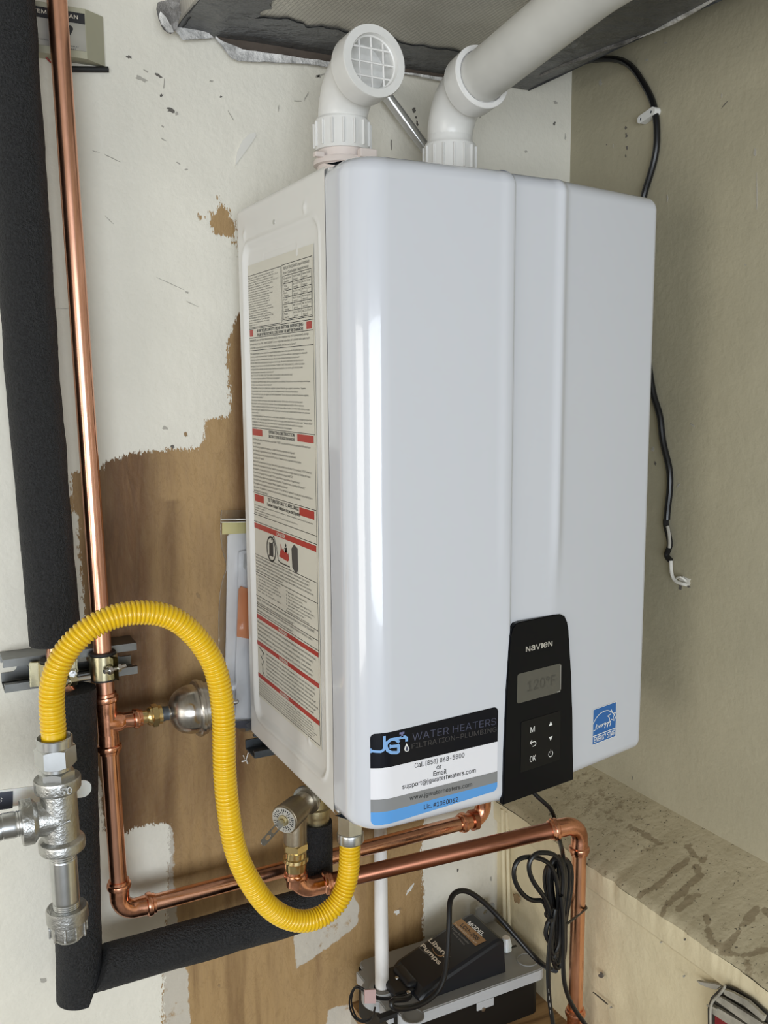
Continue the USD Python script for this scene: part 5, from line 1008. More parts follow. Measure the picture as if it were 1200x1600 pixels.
part(tee, 'cast_number', cat([extr(affinity.translate(text_poly('150', .0075, bold=.03, fine=False), -.0085, 0), .0016, frame(gC + gax * (t1_ - .0108) + A([0, -R_ - .0046, 0]), (1, 0, 0), (0, 0, 1)))]), 'galv', smooth=20)
gpipe = thing('gas_pipe', 'threaded grey gas pipe entering the gas tee from the left edge', 'pipe', bz + bl * (bl_len + .03))
part(gpipe, 'pipe', lathe([(bl_len - .006, .0134)] + [(bl_len + .001 + .0012 * n_, .0134 - .0007 * (n_ % 2)) for n_ in range(5)] + [(bl_len + .008, .0136), (bl_len + .018, .0136), (bl_len + .0185, .0131), (bl_len + .0195, .0131), (bl_len + .020, .0136), (bl_len + .30, .0136)], bz, bl, 32), 'galv_bright', smooth=20)
nip = thing('gas_drip_leg', 'grey galvanized pipe with a ribbed end cap hanging below the gas tee', 'pipe', gp(ga(101, 1370)))
n0_, n1_ = zt(1420, 104), t0_
part(nip, 'pipe', lathe([(n0_ - .004, .0138)] + [(n0_ + .001 + .0011 * n_, .0140 - .0006 * (n_ % 2)) for n_ in range(8)] + [(n0_ + .012, .0142), (n1_ - .012, .0142)] + [(n1_ - .011 + .0012 * n_, .0140 - .0006 * (n_ % 2)) for n_ in range(9)] + [(n1_ + .003, .0138)], gC, gax, 32), 'galv_bright', smooth=20)
c0_, c1_ = zt(1466, 106), zt(1416, 104); ch_ = c1_ - c0_
CAPP = part(nip, 'end_cap', lathe([(0, .004), (0, .0130), (.004, .0168), (.008, .0184), (ch_ * .55, .0186), (ch_ * .58, .0212), (ch_ * .62, .0218), (ch_ - .002, .0218), (ch_, .0205), (ch_, .0142), (ch_ - .004, .0140)], gC + gax * c0_, gax, 40), 'galv', smooth=30)
for r_m in ([rbox((.0030, .0022, ch_ * .5), .0007, seg=8, T=frame(gC + gax * (c0_ + ch_ * .38) + .0192 * A([math.cos(a_), math.sin(a_), 0]), (-math.sin(a_), math.cos(a_), 0), (math.cos(a_), math.sin(a_), 0))) for a_ in np.arange(10) * 2 * math.pi / 10]): part(CAPP, 'rib', r_m, 'galv', smooth=20)
# plastic marker strip behind the tee
TY = -.155
q0, q1 = at(-30, 1252, y=TY), at(133, 1232, y=TY); td = unit(q1 - q0)
tag_ = thing('marker_tag', 'white plastic tag strip with a dark end tucked behind the gas tee', 'tag', (q0 + q1) / 2)
TT = frame(q0, td, (0, 0, 1)); TT[:3, 2] = unit(np.cross(TT[:3, 0], TT[:3, 1])); 
if TT[1, 2] > 0: TT[:3, 2] *= -1
Lq = np.linalg.norm(q1 - q0); strip = LineString([(0, 0), (Lq - .003, 0)]).buffer(.0098)
part(tag_, 'strip', extr(strip, .0012, tilt(TT, -.0006)), 'tag_film', smooth=30)
xd = np.linalg.norm(at(20, 1243, y=TY) - q0)
part(tag_, 'dark_print', flat(sbox(.0, -.0125, xd, .0075).intersection(strip.buffer(.002)), tilt(TT, .0009)), 'dark_tag' if 'dark_tag' in MAT else 'paper_navy', smooth=False)
part(tag_, 'white_mark', flat(affinity.translate(text_poly('>>', .005, width=.004) if False else unary_union([LineString([(0, 0), (.0012, .001), (0, .002)]).buffer(.0003), LineString([(0, .0026), (.0012, .0036), (0, .0046)]).buffer(.0003)]), xd - .012, -.003), tilt(TT, .0012)), 'print_white', smooth=False)

# ---------------------------------------------------------------- yellow corrugated gas hose
HP = [(84, 1157, -.19), (82, 1120, -.19), (81, 1083, -.192), (87, 1050, -.195), (107, 1013, -.198), (140, 982, -.2), (180, 963, -.2), (222, 957, -.2), (262, 963, -.2), (293, 982, -.2), (320, 1013, -.2), (337, 1047, -.2), (345, 1083, -.2), (349, 1120, -.2), (350, 1167, -.2), (352, 1220, -.2), (357, 1267, -.2), (366, 1320, -.2), (383, 1364, -.2), (404, 1398, -.2), (424, 1420, -.2), (450, 1435, -.2), (477, 1439, -.2), (503, 1431, -.2), (527, 1410, -.2), (541, 1380, -.2), (546, 1347, -.2), (547.5, 1310, -.2)]
hp = spline([at(x, y, y=d) for x, y, d in HP], .00046)
hs = np.r_[0, np.cumsum(np.linalg.norm(np.diff(hp, axis=0), axis=1))]; Lh = hs[-1]
pitch = .00465; phs = (hs / pitch) % 1.0
r_in, r_out = .0104, .0133
rad = r_in + (r_out - r_in) * np.sqrt(np.clip(1 - (2 * phs - 1) ** 2 * 1.05, 0, 1))
endf = np.minimum(hs, 9) / .011; rad = np.where(hs < .010, .0126, rad)
hose = thing('gas_hose', 'bright yellow corrugated flexible gas hose looping across the wall', 'hose', hp[len(hp) // 2])
part(hose, 'jacket', sweep(hp, rad, 26), 'hose_yellow', smooth=True)
gh = hp[-1]
gcn = thing('gas_inlet_fitting', 'silver hex fitting joining the yellow hose to the heater underside', 'pipe fitting', gh)
zr_ = -gh[2]
part(gcn, 'collar', lathe([(-.004, .0120), (-.004, .0158), (-.002, .0166), (.007, .0166), (.009, .0155), (.009, .010)], gh, (0, 0, 1), 36), 'galv_bright', smooth=30)
part(gcn, 'hex', hexnut(gh + A([0, 0, .008]), (0, 0, 1), .0285, .030, rot=.55), 'galv_bright', smooth=15)
part(gcn, 'nipple', lathe([(.036, .0125), (max(zr_ + .004, .05), .0125)], gh, (0, 0, 1), 28), 'galv')

# ---------------------------------------------------------------- hot outlet: brass body, relief valve, copper discharge line
rv = at(490, 1262, y=-.10)
ob = thing('outlet_fitting', 'dull gold brass service fitting above the short foam sleeve', 'pipe fitting', rv)
zb_ = r_t[2] - .004
part(ob, 'fitting_body', lathe([(0, .0130), (0, .0158), (.010, .0172), (.014, .0172), (.016, .0185), (.024, .0185), (.026, .0160), (.050, .0150), (.060, .0165), (abs(zb_) + .006, .0165)], (r_t[0], r_t[1], zb_), (0, 0, 1), 32), 'bronze_gold', smooth=35)
vd = unit([-.80, -.56, -.08]); vz = at(478, 1243, y=-.105)
inl = A([r_t[0], r_t[1], vz[2]])
part(ob, 'side_outlet', lathe([(0, .0145), (.022, .0145)], inl, vd, 28), 'bronze_gold', smooth=35)
part(ob, 'gasket_ring', lathe([(.0205, .012), (.0205, .0185), (.0222, .0192), (.026, .0192), (.0275, .0185), (.0275, .012)], inl, vd, 32), 'galv_bright', smooth=30, label='bright steel ring')
val = thing('relief_valve', 'bronze pressure relief valve with a round label disc and lever', 'valve', inl + vd * .055)
Lv = .076
part(val, 'valve_body', lathe([(.026, .0130), (.030, .0142), (.040, .0150), (.046, .0172), (Lv - .012, .0180), (Lv - .006, .0188), (Lv - .001, .0188), (Lv, .0180), (Lv, .004)], inl, vd, 36), 'bronze', smooth=35)
dc = inl + vd * (Lv + .0002)
part(val, 'label_disc', lathe([(0, .0055), (0, .0168), (.0012, .0170), (.0014, .0160), (.0014, .0055)], dc, vd, 40), 'print_silver', smooth=25, label='silver ring label with fine print')
part(val, 'disc_print', cat([rbox((.0011, .0020 + .0008 * (n_ % 3), .0003), .0001, seg=6, T=frame(dc + vd * .0016 + R2 * (math.cos(a_) * unit(np.cross(vd, [0, 0, 1])) + math.sin(a_) * unit(np.cross(np.cross(vd, [0, 0, 1]), vd))), np.cross(vd, math.cos(a_) * unit(np.cross(vd, [0, 0, 1])) + math.sin(a_) * unit(np.cross(np.cross(vd, [0, 0, 1]), vd))), math.cos(a_) * unit(np.cross(vd, [0, 0, 1])) + math.sin(a_) * unit(np.cross(np.cross(vd, [0, 0, 1]), vd)))) for R2, cnt in ((.0138, 30), (.0098, 20)) for n_, a_ in enumerate(np.arange(cnt) * 2 * math.pi / cnt) if n_ % 6]), 'ink', smooth=False)
part(val, 'stem_seat', lathe([(.0002, .0001), (.0004, .0075), (.003, .0070), (.0035, .0035), (.006, .0032), (.006, .0001)], dc, vd, 24), 'bronze_gold', smooth=30)
l0 = dc + vd * .004; l1 = at(412, 1316, y=dc[1] - .030); ld = unit(l1 - l0); ln = unit(np.cross(ld, [0, 0, 1.0])); LTm = np.eye(4)
LTm = frame(l0, ld, np.cross(unit(A([-.35, -.85, .4])), ld)); LL = np.linalg.norm(l1 - l0)
lev = LineString([(-.004, 0), (LL, 0)]).buffer(.0042).difference(unary_union([LineString([(LL * .30, 0), (LL * .52, 0)]).buffer(.0022), LineString([(LL * .72, 0), (LL * .85, 0)]).buffer(.0022)]))
part(val, 'lever', extr(lev, .0014, tilt(LTm, -.0007)), 'galv_bright', smooth=30, label='small bright steel lever with two slots')
vo = inl + vd * (Lv - .024); dn = A([0, 0, -1.0])
vz1 = at(455, 1316, y=vo[1])[2]; vz2 = at(455, 1360, y=vo[1])[2]
part(val, 'outlet_neck', lathe([(0, .0150), (vo[2] - vz1, .0150), (vo[2] - vz1 + .002, .0140)], vo, dn, 32), 'bronze', smooth=35)
adp = thing('brass_press_adapter', 'shiny brass press adapter under the relief valve', 'pipe fitting', (vo[0], vo[1], (vz1 + vz2) / 2))
pz1 = A([vo[0], vo[1], vz1]); La = vz1 - vz2
part(adp, 'adapter_body', cat(lathe([(-.002, .0130), (La * .30, .0130), (La * .34, .0142), (La * .52, .0142), (La * .55, .0162), (La * .66, .0166), (La * .72, .0146), (La, .0135), (La + .003, .0125)], pz1, dn, 32)), 'brass', smooth=30)
part(adp, 'hex', hexnut(pz1 + dn * .0005, dn, .0285, La * .28, rot=.2), 'brass', smooth=15)
rB = .0112; be = at(500, 1384, y=vo[1] - .004)
cB = A([vo[0], vo[1], at(462, 1392, y=vo[1])[2]]); eB = at(868, 1283, x=.399); hB = unit(eB - cB)
arcB, sB_, eB_ = arc_pts(cB, dn, hB, .022, 14)
elB = thing('copper_elbow', 'copper press elbow under the relief valve', 'elbow', cB)
part(elB, 'elbow_body', cat(press(A([vo[0], vo[1], vz2]), dn, rB, .022), sweep([A([vo[0], vo[1], vz2 - .015])] + arcB + [eB_ + hB * .006], rB + .0016, 28), press(eB_ + hB * .024, -hB, rB, .022)), 'copper_fit', smooth=40)
pB1 = at(906, 1560, x=.405); cR = A([.405, at(905, 1330, x=.405)[1], at(893, 1278, x=.405)[2]])
hB2 = unit(cR - (eB_ + hB * .01)); arcR, sR_, eR_ = arc_pts(cR, hB2, dn, .020, 14)
hzB = thing('copper_pipe', 'copper discharge pipe running right from the relief valve below the heater', 'pipe', (cB + cR) / 2)
part(hzB, 'pipe', sweep([eB_ + hB * .016, sR_ - hB2 * .012], rB, 28), 'copper_shaded')
elR = thing('copper_elbow', 'copper press elbow at the right where the discharge pipe turns down', 'elbow', cR)
rV = .0102
part(elR, 'elbow_body', cat(press(sR_ - hB2 * .024, hB2, rB, .022), sweep([sR_ - hB2 * .005] + arcR + [eR_ + dn * .006], np.linspace(rB, rV, 16) + .0014, 28), press(eR_ + dn * .024, -dn, rV, .022)), 'copper_fit', smooth=40)
vB = thing('copper_pipe', 'copper discharge pipe dropping beside the ledge behind the black cable coil', 'pipe', (.405, cR[1], -.3))
zc_ = at(893, 1575, x=.405)[2]
part(vB, 'pipe', sweep([eR_ + dn * .014, A([.405, cR[1], FLOOR_Z - .02])], rV, 28), 'copper_warm')
cpl = thing('copper_coupling', 'copper press coupling on the discharge pipe near the floor', 'coupling', (.405, cR[1], zc_))
part(cpl, 'coupling_body', cat(press(A([.405, cR[1], zc_ + .006]), dn, rV, .026), lathe([(0, rV + .0016), (.03, rV + .0016)], A([.405, cR[1], zc_ - .010]), dn, 28), press(A([.405, cR[1], max(FLOOR_Z, zc_ - .055)]), (0, 0, 1), rV, .026)), 'copper_fit', smooth=40)

# ---------------------------------------------------------------- plastic bag of papers behind the heater
BY = .018
def sheet_px(pts_px, y, amp=0, seed=0, th=.0, st=.004, sc=22):
    P = Polygon([tuple(at(*q_, y=y)[[0, 2]]) for q_ in pts_px]).buffer(0)
    if not amp: return extr(P, max(th, .0006), A([[1, 0, 0, 0], [0, 0, -1, y], [0, 1, 0, 0], [0, 0, 0, 1.0]]))
    x0, z0, x1, z1 = P.bounds
    m = grid(np.arange(x0, x1 + st, st), np.arange(z0, z1 + st, st), lambda U, V_: np.stack([U, np.full_like(U, y), V_], -1))
    m = cut_to(m, P)
    m.vertices[:, 1] += amp * (meshkit.fbm(m.vertices * A([3 * sc, sc, sc]), 3, seed) - .5) * 2
    if th: b_ = m.copy(); b_.vertices[:, 1] += th; b_.invert(); m = cat(m, b_)
    return m
docs = thing('folded_manual', 'folded white papers with an orange band inside the clear bag behind the heater', 'papers', at(372, 980, y=BY))
part(docs, 'paper', sheet_px([(356, 838), (360, 834), (388, 833), (430, 833), (430, 1126), (366, 1126), (353, 1060)], BY + .006, .0012, 3, .003, .004), 'paper_white', smooth=True)
part(docs, 'front_fold', sheet_px([(373, 862), (386, 860), (430, 862), (430, 1126), (369, 1120), (368, 1050), (371, 960)], BY + .001, .0010, 5, .003, .004), 'paper_white', smooth=True)
part(docs, 'orange_band', sheet_px([(373, 915), (387, 920), (430, 920), (430, 998), (388, 998), (370, 995)], BY - .0018, .0010, 6, .0006, .004), 'paper_orange', smooth=True, label='orange printed band')
part(docs, 'navy_edge', sheet_px([(365, 1126), (430, 1126), (430, 1142), (392, 1136), (372, 1137), (366, 1134)], BY + .0005, 0, 0, .004), 'paper_navy')
ys_ = solo('paper_slip', 'pale yellow paper slip at the top of the clear bag', 'paper', sheet_px([(347, 816), (390, 815), (430, 815), (430, 833), (385, 833), (347, 835)], BY + .004, 0, 0, .001), 'paper_yellow')
bag = thing('plastic_bag', 'clear plastic zip bag of papers squeezed between heater and wall', 'plastic bag', at(365, 970, y=BY))
BAGP = [(346, 797), (430, 797), (430, 1146), (380, 1144), (364, 1136), (352, 1110), (345, 1075), (342, 1030), (342, 960), (345, 920), (350, 900), (354, 886), (350, 868), (346, 850), (345, 815)]
part(bag, 'front_film', sheet_px(BAGP, BY - .007, .0035, 11, 0, .0035, 26), 'polythene', smooth=True)
part(bag, 'back_film', sheet_px(BAGP, BY + .016, .0015, 14, 0, .0045, 20), 'polythene', smooth=True)
part(bag, 'edge_seam', sweep(spline([at(x, y, y=BY - .004) for x, y in BAGP[:1] + BAGP[::-1][:10]], .004), .0007, 6), 'polythene', smooth=True)
part(bag, 'zip_strip', cat(sweep([at(345, 812, y=BY - .006), at(430, 811, y=BY - .006)], .0010, 6), sweep([at(345, 816, y=BY - .006), at(430, 815, y=BY - .006)], .0007, 6)), 'pvc_white')
for n_, sh in enumerate(([(381, 866), (388, 862), (391, 870), (386, 880), (384, 892), (380, 886)], [(384, 1132), (392, 1128), (393, 1137), (386, 1136)])):
    part(bag, 'crinkle', sheet_px(sh, BY - .011, 0, 0, .0006), 'polythene')
tw_ = solo('plastic_scrap', 'tiny scrap of clear film stuck to the brown board below the bag', 'scrap', cat(sweep([at(380, 1180, y=WALL_Y - .004), at(384, 1189, y=WALL_Y - .006), at(388, 1176, y=WALL_Y - .008)], .0009, 6), sweep([at(378, 1190, y=WALL_Y - .001), at(385, 1188, y=WALL_Y - .005), at(387, 1193, y=WALL_Y - .001)], .0012, 6)), 'pvc_white')

# ---------------------------------------------------------------- old thermostat on the wall at top left
ty0, ty1 = .012, WALL_Y
fR, fT, fB = at(134, 40, y=ty0)[0], at(133, 14, y=ty0)[2], at(134, 92, y=ty0)[2]
fL = fR - .105; bR = at(161, 60, y=ty1)[0]; bT, bB = at(160, 28, y=ty1)[2], at(161, 105, y=ty1)[2]
th_ = thing('thermostat', 'old beige metal-faced thermostat box behind the copper pipe at top left', 'thermostat', ((fL + bR) / 2, ty1, (fT + fB) / 2))
hp_ = manifold3d.Manifold.hull_points([(fL, ty0, fT), (fR, ty0, fT), (fR, ty0, fB), (fL, ty0, fB), (fL - .02, ty1, bT), (bR, ty1, bT), (bR, ty1, bB), (fL - .02, ty1, bB), (fL - .02, ty1 - .004, bT), (bR, ty1 - .004, bT), (bR, ty1 - .004, bB), (fL - .02, ty1 - .004, bB)]).to_mesh()
part(th_, 'housing', trimesh.Trimesh(hp_.vert_properties[:, :3], hp_.tri_verts, process=False), 'thermostat_plastic', smooth=15)
FT = frame((fL, ty0, fB), (1, 0, 0), (0, 0, 1)); fw, fh = fR - fL, fT - fB
part(th_, 'face_plate', extr(sbox(.004, .008, fw - .001, fh - .006), .0012, tilt(FT, -.0002)), 'thermostat_metal', smooth=False)
part(th_, 'name_band', flat(sbox(.004, fh * .68, fw - .001, fh - .006), tilt(FT, .0012)), 'thermostat_black', smooth=False)
gx = lambda x, y: (at(x, y, y=ty0)[0] - fL, at(x, y, y=ty0)[2] - fB)
p1_, p2_ = gx(73, 22.5), gx(122.5, 34.5)
cap_t = .0042
part(th_, 'name_print', flat(unary_union([affinity.translate(text_poly('SYSTEM', cap_t, align='r', bold=.01, width=.030), p1_[0], fh * .68 + .0045), affinity.translate(text_poly('MAN', cap_t, align='r', bold=.01, width=.0175), p2_[0], fh * .68 + .0045)]), tilt(FT, .0014)), 'cream_print', smooth=False)
kb = gx(109, 49); kb2 = gx(53, 38)
for q_ in (kb, kb2): part(th_, 'switch_slot', extr(LineString([(q_[0] - .002, q_[1] - .002), (q_[0], q_[1] + .002)]).buffer(.0032), .003, tilt(FT, .0008)), 'thermostat_black', smooth=30)
pr_ = gx(112, 74); pl_ = gx(60, 62)
part(th_, 'small_print', flat(unary_union([affinity.translate(text_poly('SYSTEM AT', .0016, align='r', width=.016), gx(123, 74)[0], pr_[1]), affinity.translate(text_poly('REST', .0016, width=.008, align='r'), gx(119, 77)[0], pr_[1] - .003), affinity.translate(text_poly('HEAT', .0016, align='r', width=.009), gx(62, 63)[0], pl_[1]), affinity.translate(text_poly('COOL', .0016, align='r', width=.009), gx(76, 66)[0], pl_[1])]), tilt(FT, .0013)), 'ink', smooth=False)
solo('wire_stub', 'short dark brown tube lying on the wall below the thermostat', 'tube', sweep([at(95, 106, y=WALL_Y - .004), at(112, 108, y=WALL_Y - .004), at(169, 108.5, y=WALL_Y - .004)], .0034, 12), 'rubber')
solo('red_wire', 'thin red wire dropping from the thermostat behind the copper pipe', 'wire', sweep(spline([at(66, 78, y=.034), at(70, 86, y=.034), at(76, 94, y=.034), at(84, 100, y=.036), at(96, 104, y=.037)], .003), .0012, 8), 'red_wire')

# ---------------------------------------------------------------- condensate pipe and pump
ZL = -.4084
pv0, pv1 = at(594.5, 1322, y=.026), at(597, 1548, y=-.0531); pvd = unit(pv1 - pv0)
solo('condensate_pipe', 'white plastic condensate pipe standing in the pump, left of the black cover', 'pipe', sweep([pv0 - pvd * .03, pv1 + pvd * .01], .0103, 24), 'pvc_white')
pump = thing('condensate_pump', 'condensate pump with a grey tank lid and black motor cover on the plywood', 'pump', (.28, -.05, FLOOR_Z))
lx0, lx1, ly0, ly1 = .158, .417, -.1234, .022
lobe = Point(pv1[0] + .001, pv1[1] + .002).buffer(.029)
lidp = unary_union([sbox(lx0 + .012, ly0, lx1, ly1).buffer(-.012).buffer(.012), lobe, sbox(lx0, ly0 + .02, lx0 + .03, .0)]).buffer(.004).buffer(-.004)
lid = extr(lidp.difference(Point(pv1[0], pv1[1]).buffer(.0125)), .004, A([[1, 0, 0, 0], [0, 1, 0, 0], [0, 0, 1, ZL - .004], [0, 0, 0, 1.0]]))
lid2 = extr(lidp.buffer(.0018).difference(lidp.buffer(-.0025)), .016, A([[1, 0, 0, 0], [0, 1, 0, 0], [0, 0, 1, ZL - .0175], [0, 0, 0, 1.0]]))
part(pump, 'tank_lid', lid, 'abs_grey', smooth=30, label='grey lid')
part(pump, 'lid_rim', lid2, 'abs_front', smooth=30)
part(pump, 'tank', extr(sbox(lx0 + .006, ly0 + .010, lx1 - .003, ly1 - .004).buffer(-.012).buffer(.012), ZL - .004 - FLOOR_Z - .0005, A([[1, 0, 0, 0], [0, 1, 0, 0], [0, 0, 1, FLOOR_Z + .0003], [0, 0, 0, 1.0]])), 'tank_dark', smooth=30, label='dark tank below the lid')
rim_in = lambda c_, r_, h_: lathe([(0, r_), (h_, r_), (h_, r_ - .0022), (0.0005, r_ - .0022)], (c_[0], c_[1], ZL), (0, 0, 1), 32)
part(pump, 'inlet_ring', lathe([(-.001, .0122), (.0035, .0122), (.0035, .0185), (-.001, .0195)], (pv1[0], pv1[1], ZL), (0, 0, 1), 36), 'abs_grey', smooth=30)
pz = lambda x, y, z=ZL: at(x, y, z=z)
for q_ in ((824, 1500), (645, 1588)): part(pump, 'knockout_ring', rim_in(pz(*q_), .0165, .0016), 'abs_grey', smooth=30)
part(pump, 'slot', bx(*(lambda c_: (c_[0] - .005, c_[0] + .005, c_[1] - .002, c_[1] + .002))(pz(803, 1479)), ZL - .003, ZL + .0004), 'rubber', smooth=False)
cl_ = pz(606, 1583); part(pump, 'slot', bx(cl_[0] - .016, cl_[0] + .018, cl_[1] - .006, cl_[1] + .004, ZL - .006, ZL + .0003), 'rubber', smooth=False)
part(pump, 'edge_tab', cat(rbox((.030, .0024, .013), .001, (at(757, 1572, y=ly0)[0], ly0 - .002, ZL - .0235)), ), 'abs_front', smooth=30)
part(pump, 'tab_screw', lathe([(0, .0036), (.0015, .0030), (.002, .0001)], at(755, 1577, y=ly0 - .003), (0, -1, 0), 16), 'screw', smooth=30)
# raised ridge round the motor cover
# black motor cover: profile in x-z swept across y, rounded
bprof = [(.206, ZL), (.206, -.4015), (.216, -.3925), (.235, -.3862), (.338, -.3545), (.347, -.3535), (.3545, -.3585), (.3580, ZL)]
BYF, BYB = -.1055, -.0180
def cover_ring(y, ins, lift=0): 
    P_ = Polygon(bprof).buffer(-ins, join_style=1) if ins else Polygon(bprof); return P_
hull = []
for y_, ins in ((BYF, .006), (BYF + .002, .0025), (BYF + .006, 0), (BYB - .010, 0), (BYB - .003, .003), (BYB, .009)):
    for x_, z_ in bprof:
        zc2, xc2 = ZL, .285
        hull.append((x_ + (xc2 - x_) * ins * 4.5, y_, z_ if z_ <= ZL + 1e-6 else z_ - ins * 1.1))
hm = manifold3d.Manifold.hull_points(hull).to_mesh()
part(pump, 'motor_cover', trimesh.Trimesh(hm.vert_properties[:, :3], hm.tri_verts, process=False), 'abs_black', smooth=22, label='black motor cover with printed name')
part(pump, 'terminal_plate', cat(rbox((.034, .062, .012), .004, (.193, -.058, ZL + .006)), rbox((.020, .050, .020), .006, (.208, -.060, ZL + .008))), 'abs_black', smooth=30)
for q_ in ((620.5, 1528), (638.5, 1550.5)): part(pump, 'screw', lathe([(0, .0034), (.0012, .0030), (.0016, .0001)], pz(*q_, z=ZL + .0122), (0, 0, 1), 16), 'screw', smooth=30)
part(pump, 'hose_barb', lathe([(0, .007), (.002, .0095), (.008, .0075), (.009, .0095), (.016, .0078), (.022, .006)], (pz(793, 1487)[0], pz(793, 1487)[1] + .004, ZL), (0, 0, 1), 20), 'tag_film', label='clear outlet barb', smooth=30)
part(pump, 'mount_ear', extr(sbox(-.014, 0, .014, .030).buffer(.004).difference(Point(0, .022).buffer(.004)), .003, frame((pz(755, 1440)[0], .018, ZL - .002), (1, 0, 0), (0, 0, 1))), 'abs_grey', smooth=30)
nT = unit(A([-(.3862 - .3545), 0, .338 - .235])); oT = A([.338, -.06, -.3545])
def at_pl(px_, py_, o_, n_):
    d = CAM_M.T @ A([(px_ - 600) / CAM_F, (py_ - 800) / CAM_F, 1.0]); return CAM_C + d * ((o_ - CAM_C) @ n_) / (d @ n_)
def pump_text(s, p0, p1, h, mat, nm, dz=.0006, **kw):
    a_, b_ = at_pl(*p0, oT, nT), at_pl(*p1, oT, nT); xd_ = unit(b_ - a_); yd_ = np.cross(nT, xd_); L_ = np.linalg.norm(b_ - a_)
    T = np.eye(4); T[:3, 0], T[:3, 1], T[:3, 2], T[:3, 3] = xd_, yd_, nT, a_ + nT * dz
    part(pump, nm, flat(text_poly(s, h, width=L_, **kw), T), mat, smooth=False)
pump_text('MODEL', (729.5, 1442.5), (753.5, 1463.5), .0062, 'print_white', 'model_print', bold=.06)
gq = [at_pl(x, y, oT, nT) for x, y in ((721, 1435.5), (760, 1470), (743, 1478.5), (707.5, 1443.5))]; gc_ = np.mean(gq, 0)
gm = trimesh.Trimesh(A(gq) + nT * .0005, [[0, 1, 2], [0, 2, 3]], process=False)
if gm.face_normals[0] @ nT < 0: gm.invert()
part(pump, 'gold_patch', gm, 'gold_print', smooth=False)
pump_text('LCU-20S', (718.5, 1446.5), (746, 1470.5), .0060, 'ink', 'model_number_print', dz=.0008, bold=.03)
pump_text('CONDENSATE PUMP', (710, 1445), (744, 1475.5), .0026, 'cream_print', 'small_print', dz=.0008)
pump_text('Fully Automatic', (706, 1451), (732, 1476), .0030, 'grey_print', 'small_print')
pump_text('Safety Switch', (707, 1458), (725, 1477.5), .0026, 'grey_print', 'small_print')
pump_text('Liberty', (668.5, 1469.5), (699, 1498.5), .0068, 'cream_print', 'brand_print', bold=.05)
pump_text('Pumps', (656, 1478), (685.5, 1508), .0068, 'cream_print', 'brand_print', bold=.05)
sw_ = [at_pl(x, y, oT, nT) + nT * .0006 for x, y in ((676, 1482), (680, 1490), (688, 1494.5), (696, 1492), (702, 1486))]
part(pump, 'brand_swoosh', sweep(spline(sw_, .002), .0006, 6), 'gold_print', smooth=True)
pump_text('Bergen, NY', (654, 1480.5), (666, 1492), .0014, 'grey_print', 'small_print')

yy = lambda pts_: [at(x, y, y=d) for x, y, d in pts_]
solo('pump_power_cord', 'thick black cord arching from the pump cover across to the cable coil', 'power cord', sweep(spline(yy([(640, 1556, -.108), (622, 1562, -.122), (611, 1566, -.128), (613, 1573, -.130), (630, 1576, -.128), (655, 1570, -.125), (680, 1553, -.122), (693, 1530, -.118), (698, 1500, -.108), (701, 1460, -.095), (702, 1430, -.085), (704, 1406, -.075), (713, 1394, -.068), (727, 1392, -.066), (745, 1401, -.070), (775, 1428, -.082), (812, 1470, -.105), (840, 1500, -.130), (858, 1513, -.165), (868, 1516, -.195)]), .004), .0041, 12), 'cable')
swt = thing('switch_wires', 'pair of thin black wires looping left of the pump', 'wires', at(556, 1565, y=-.06))
for n_, o_ in enumerate((0, 3)):
    part(swt, 'wire', sweep(spline(yy([(640, 1553 + o_, -.094), (615, 1558 + o_, -.094), (592, 1558 + o_, -.09), (572, 1548 + o_, -.085), (560, 1541 + o_, -.075), (551 + o_ * .6, 1547, -.065), (546 + o_, 1564, -.06), (549 + o_, 1582 - o_, -.06), (560, 1595 - o_, -.062), (574, 1596 - o_, -.07), (583, 1587 - o_, -.08), (586, 1574, -.085)]), .003), .0013, 8), 'cable')
solo('wire_flag', 'small pink paper flag wrapped round the thin pump wires', 'tag', extr(Polygon([(0, 0), (.0165, -.004), (.0165, .017), (0, .0205)]), .003, frame(at(569, 1566, y=-.088), (1, -.12, 0), (0, 0, 1))), 'pink_tag', smooth=False)

# ---------------------------------------------------------------- black cable coil tied to the discharge pipe
CYc = cR[1] - .028
coil = thing('cable_coil', 'coiled black cable tied to the copper discharge pipe beside the ledge', 'cable coil', at(868, 1430, y=CYc))
r_c = .0031
def loop(px_pts, dy, closed=True): return sweep(spline([at(x, y, y=CYc + dy * (1 if not isinstance(dy, list) else 0)) for x, y in px_pts + (px_pts[:1] if closed else [])], .004, closed), r_c, 9, cap=not closed)
LO = []
rl = np.random.default_rng(3)
for n_ in range(11):
    w0, xo = 8 + 2.6 * (n_ % 8), 869 + rl.uniform(-3, 3); yt, ybm = 1338 + rl.uniform(0, 12) , 1512 - rl.uniform(0, 14)
    LO.append(([(xo + w0 * .2, yt), (xo + w0 * .75, yt + 12), (xo + w0 * .72, 1400), (xo + w0 * .38 + 2, 1440), (xo + w0 * .42, 1480), (xo + w0 * .2, ybm - 2), (xo - w0 * .05, ybm), (xo - w0 * .3, 1480), (xo - w0 * .28, 1440), (xo - w0 * .5 - 3, 1400), (xo - w0 * .55 - 3, yt + 15)], -.014 + .0032 * n_))
for pts_, dy in LO: part(coil, 'loop', loop(pts_, dy), 'cable')
part(coil, 'loop', loop([(862, 1440), (856, 1425), (848, 1408), (835, 1407), (818, 1398), (806, 1380), (803, 1362), (809, 1345), (825, 1339), (842, 1341), (858, 1350), (868, 1370), (872, 1400), (872, 1440), (870, 1480), (864, 1500), (860, 1470)], -.020), 'cable', label='wide loop falling open to the left')
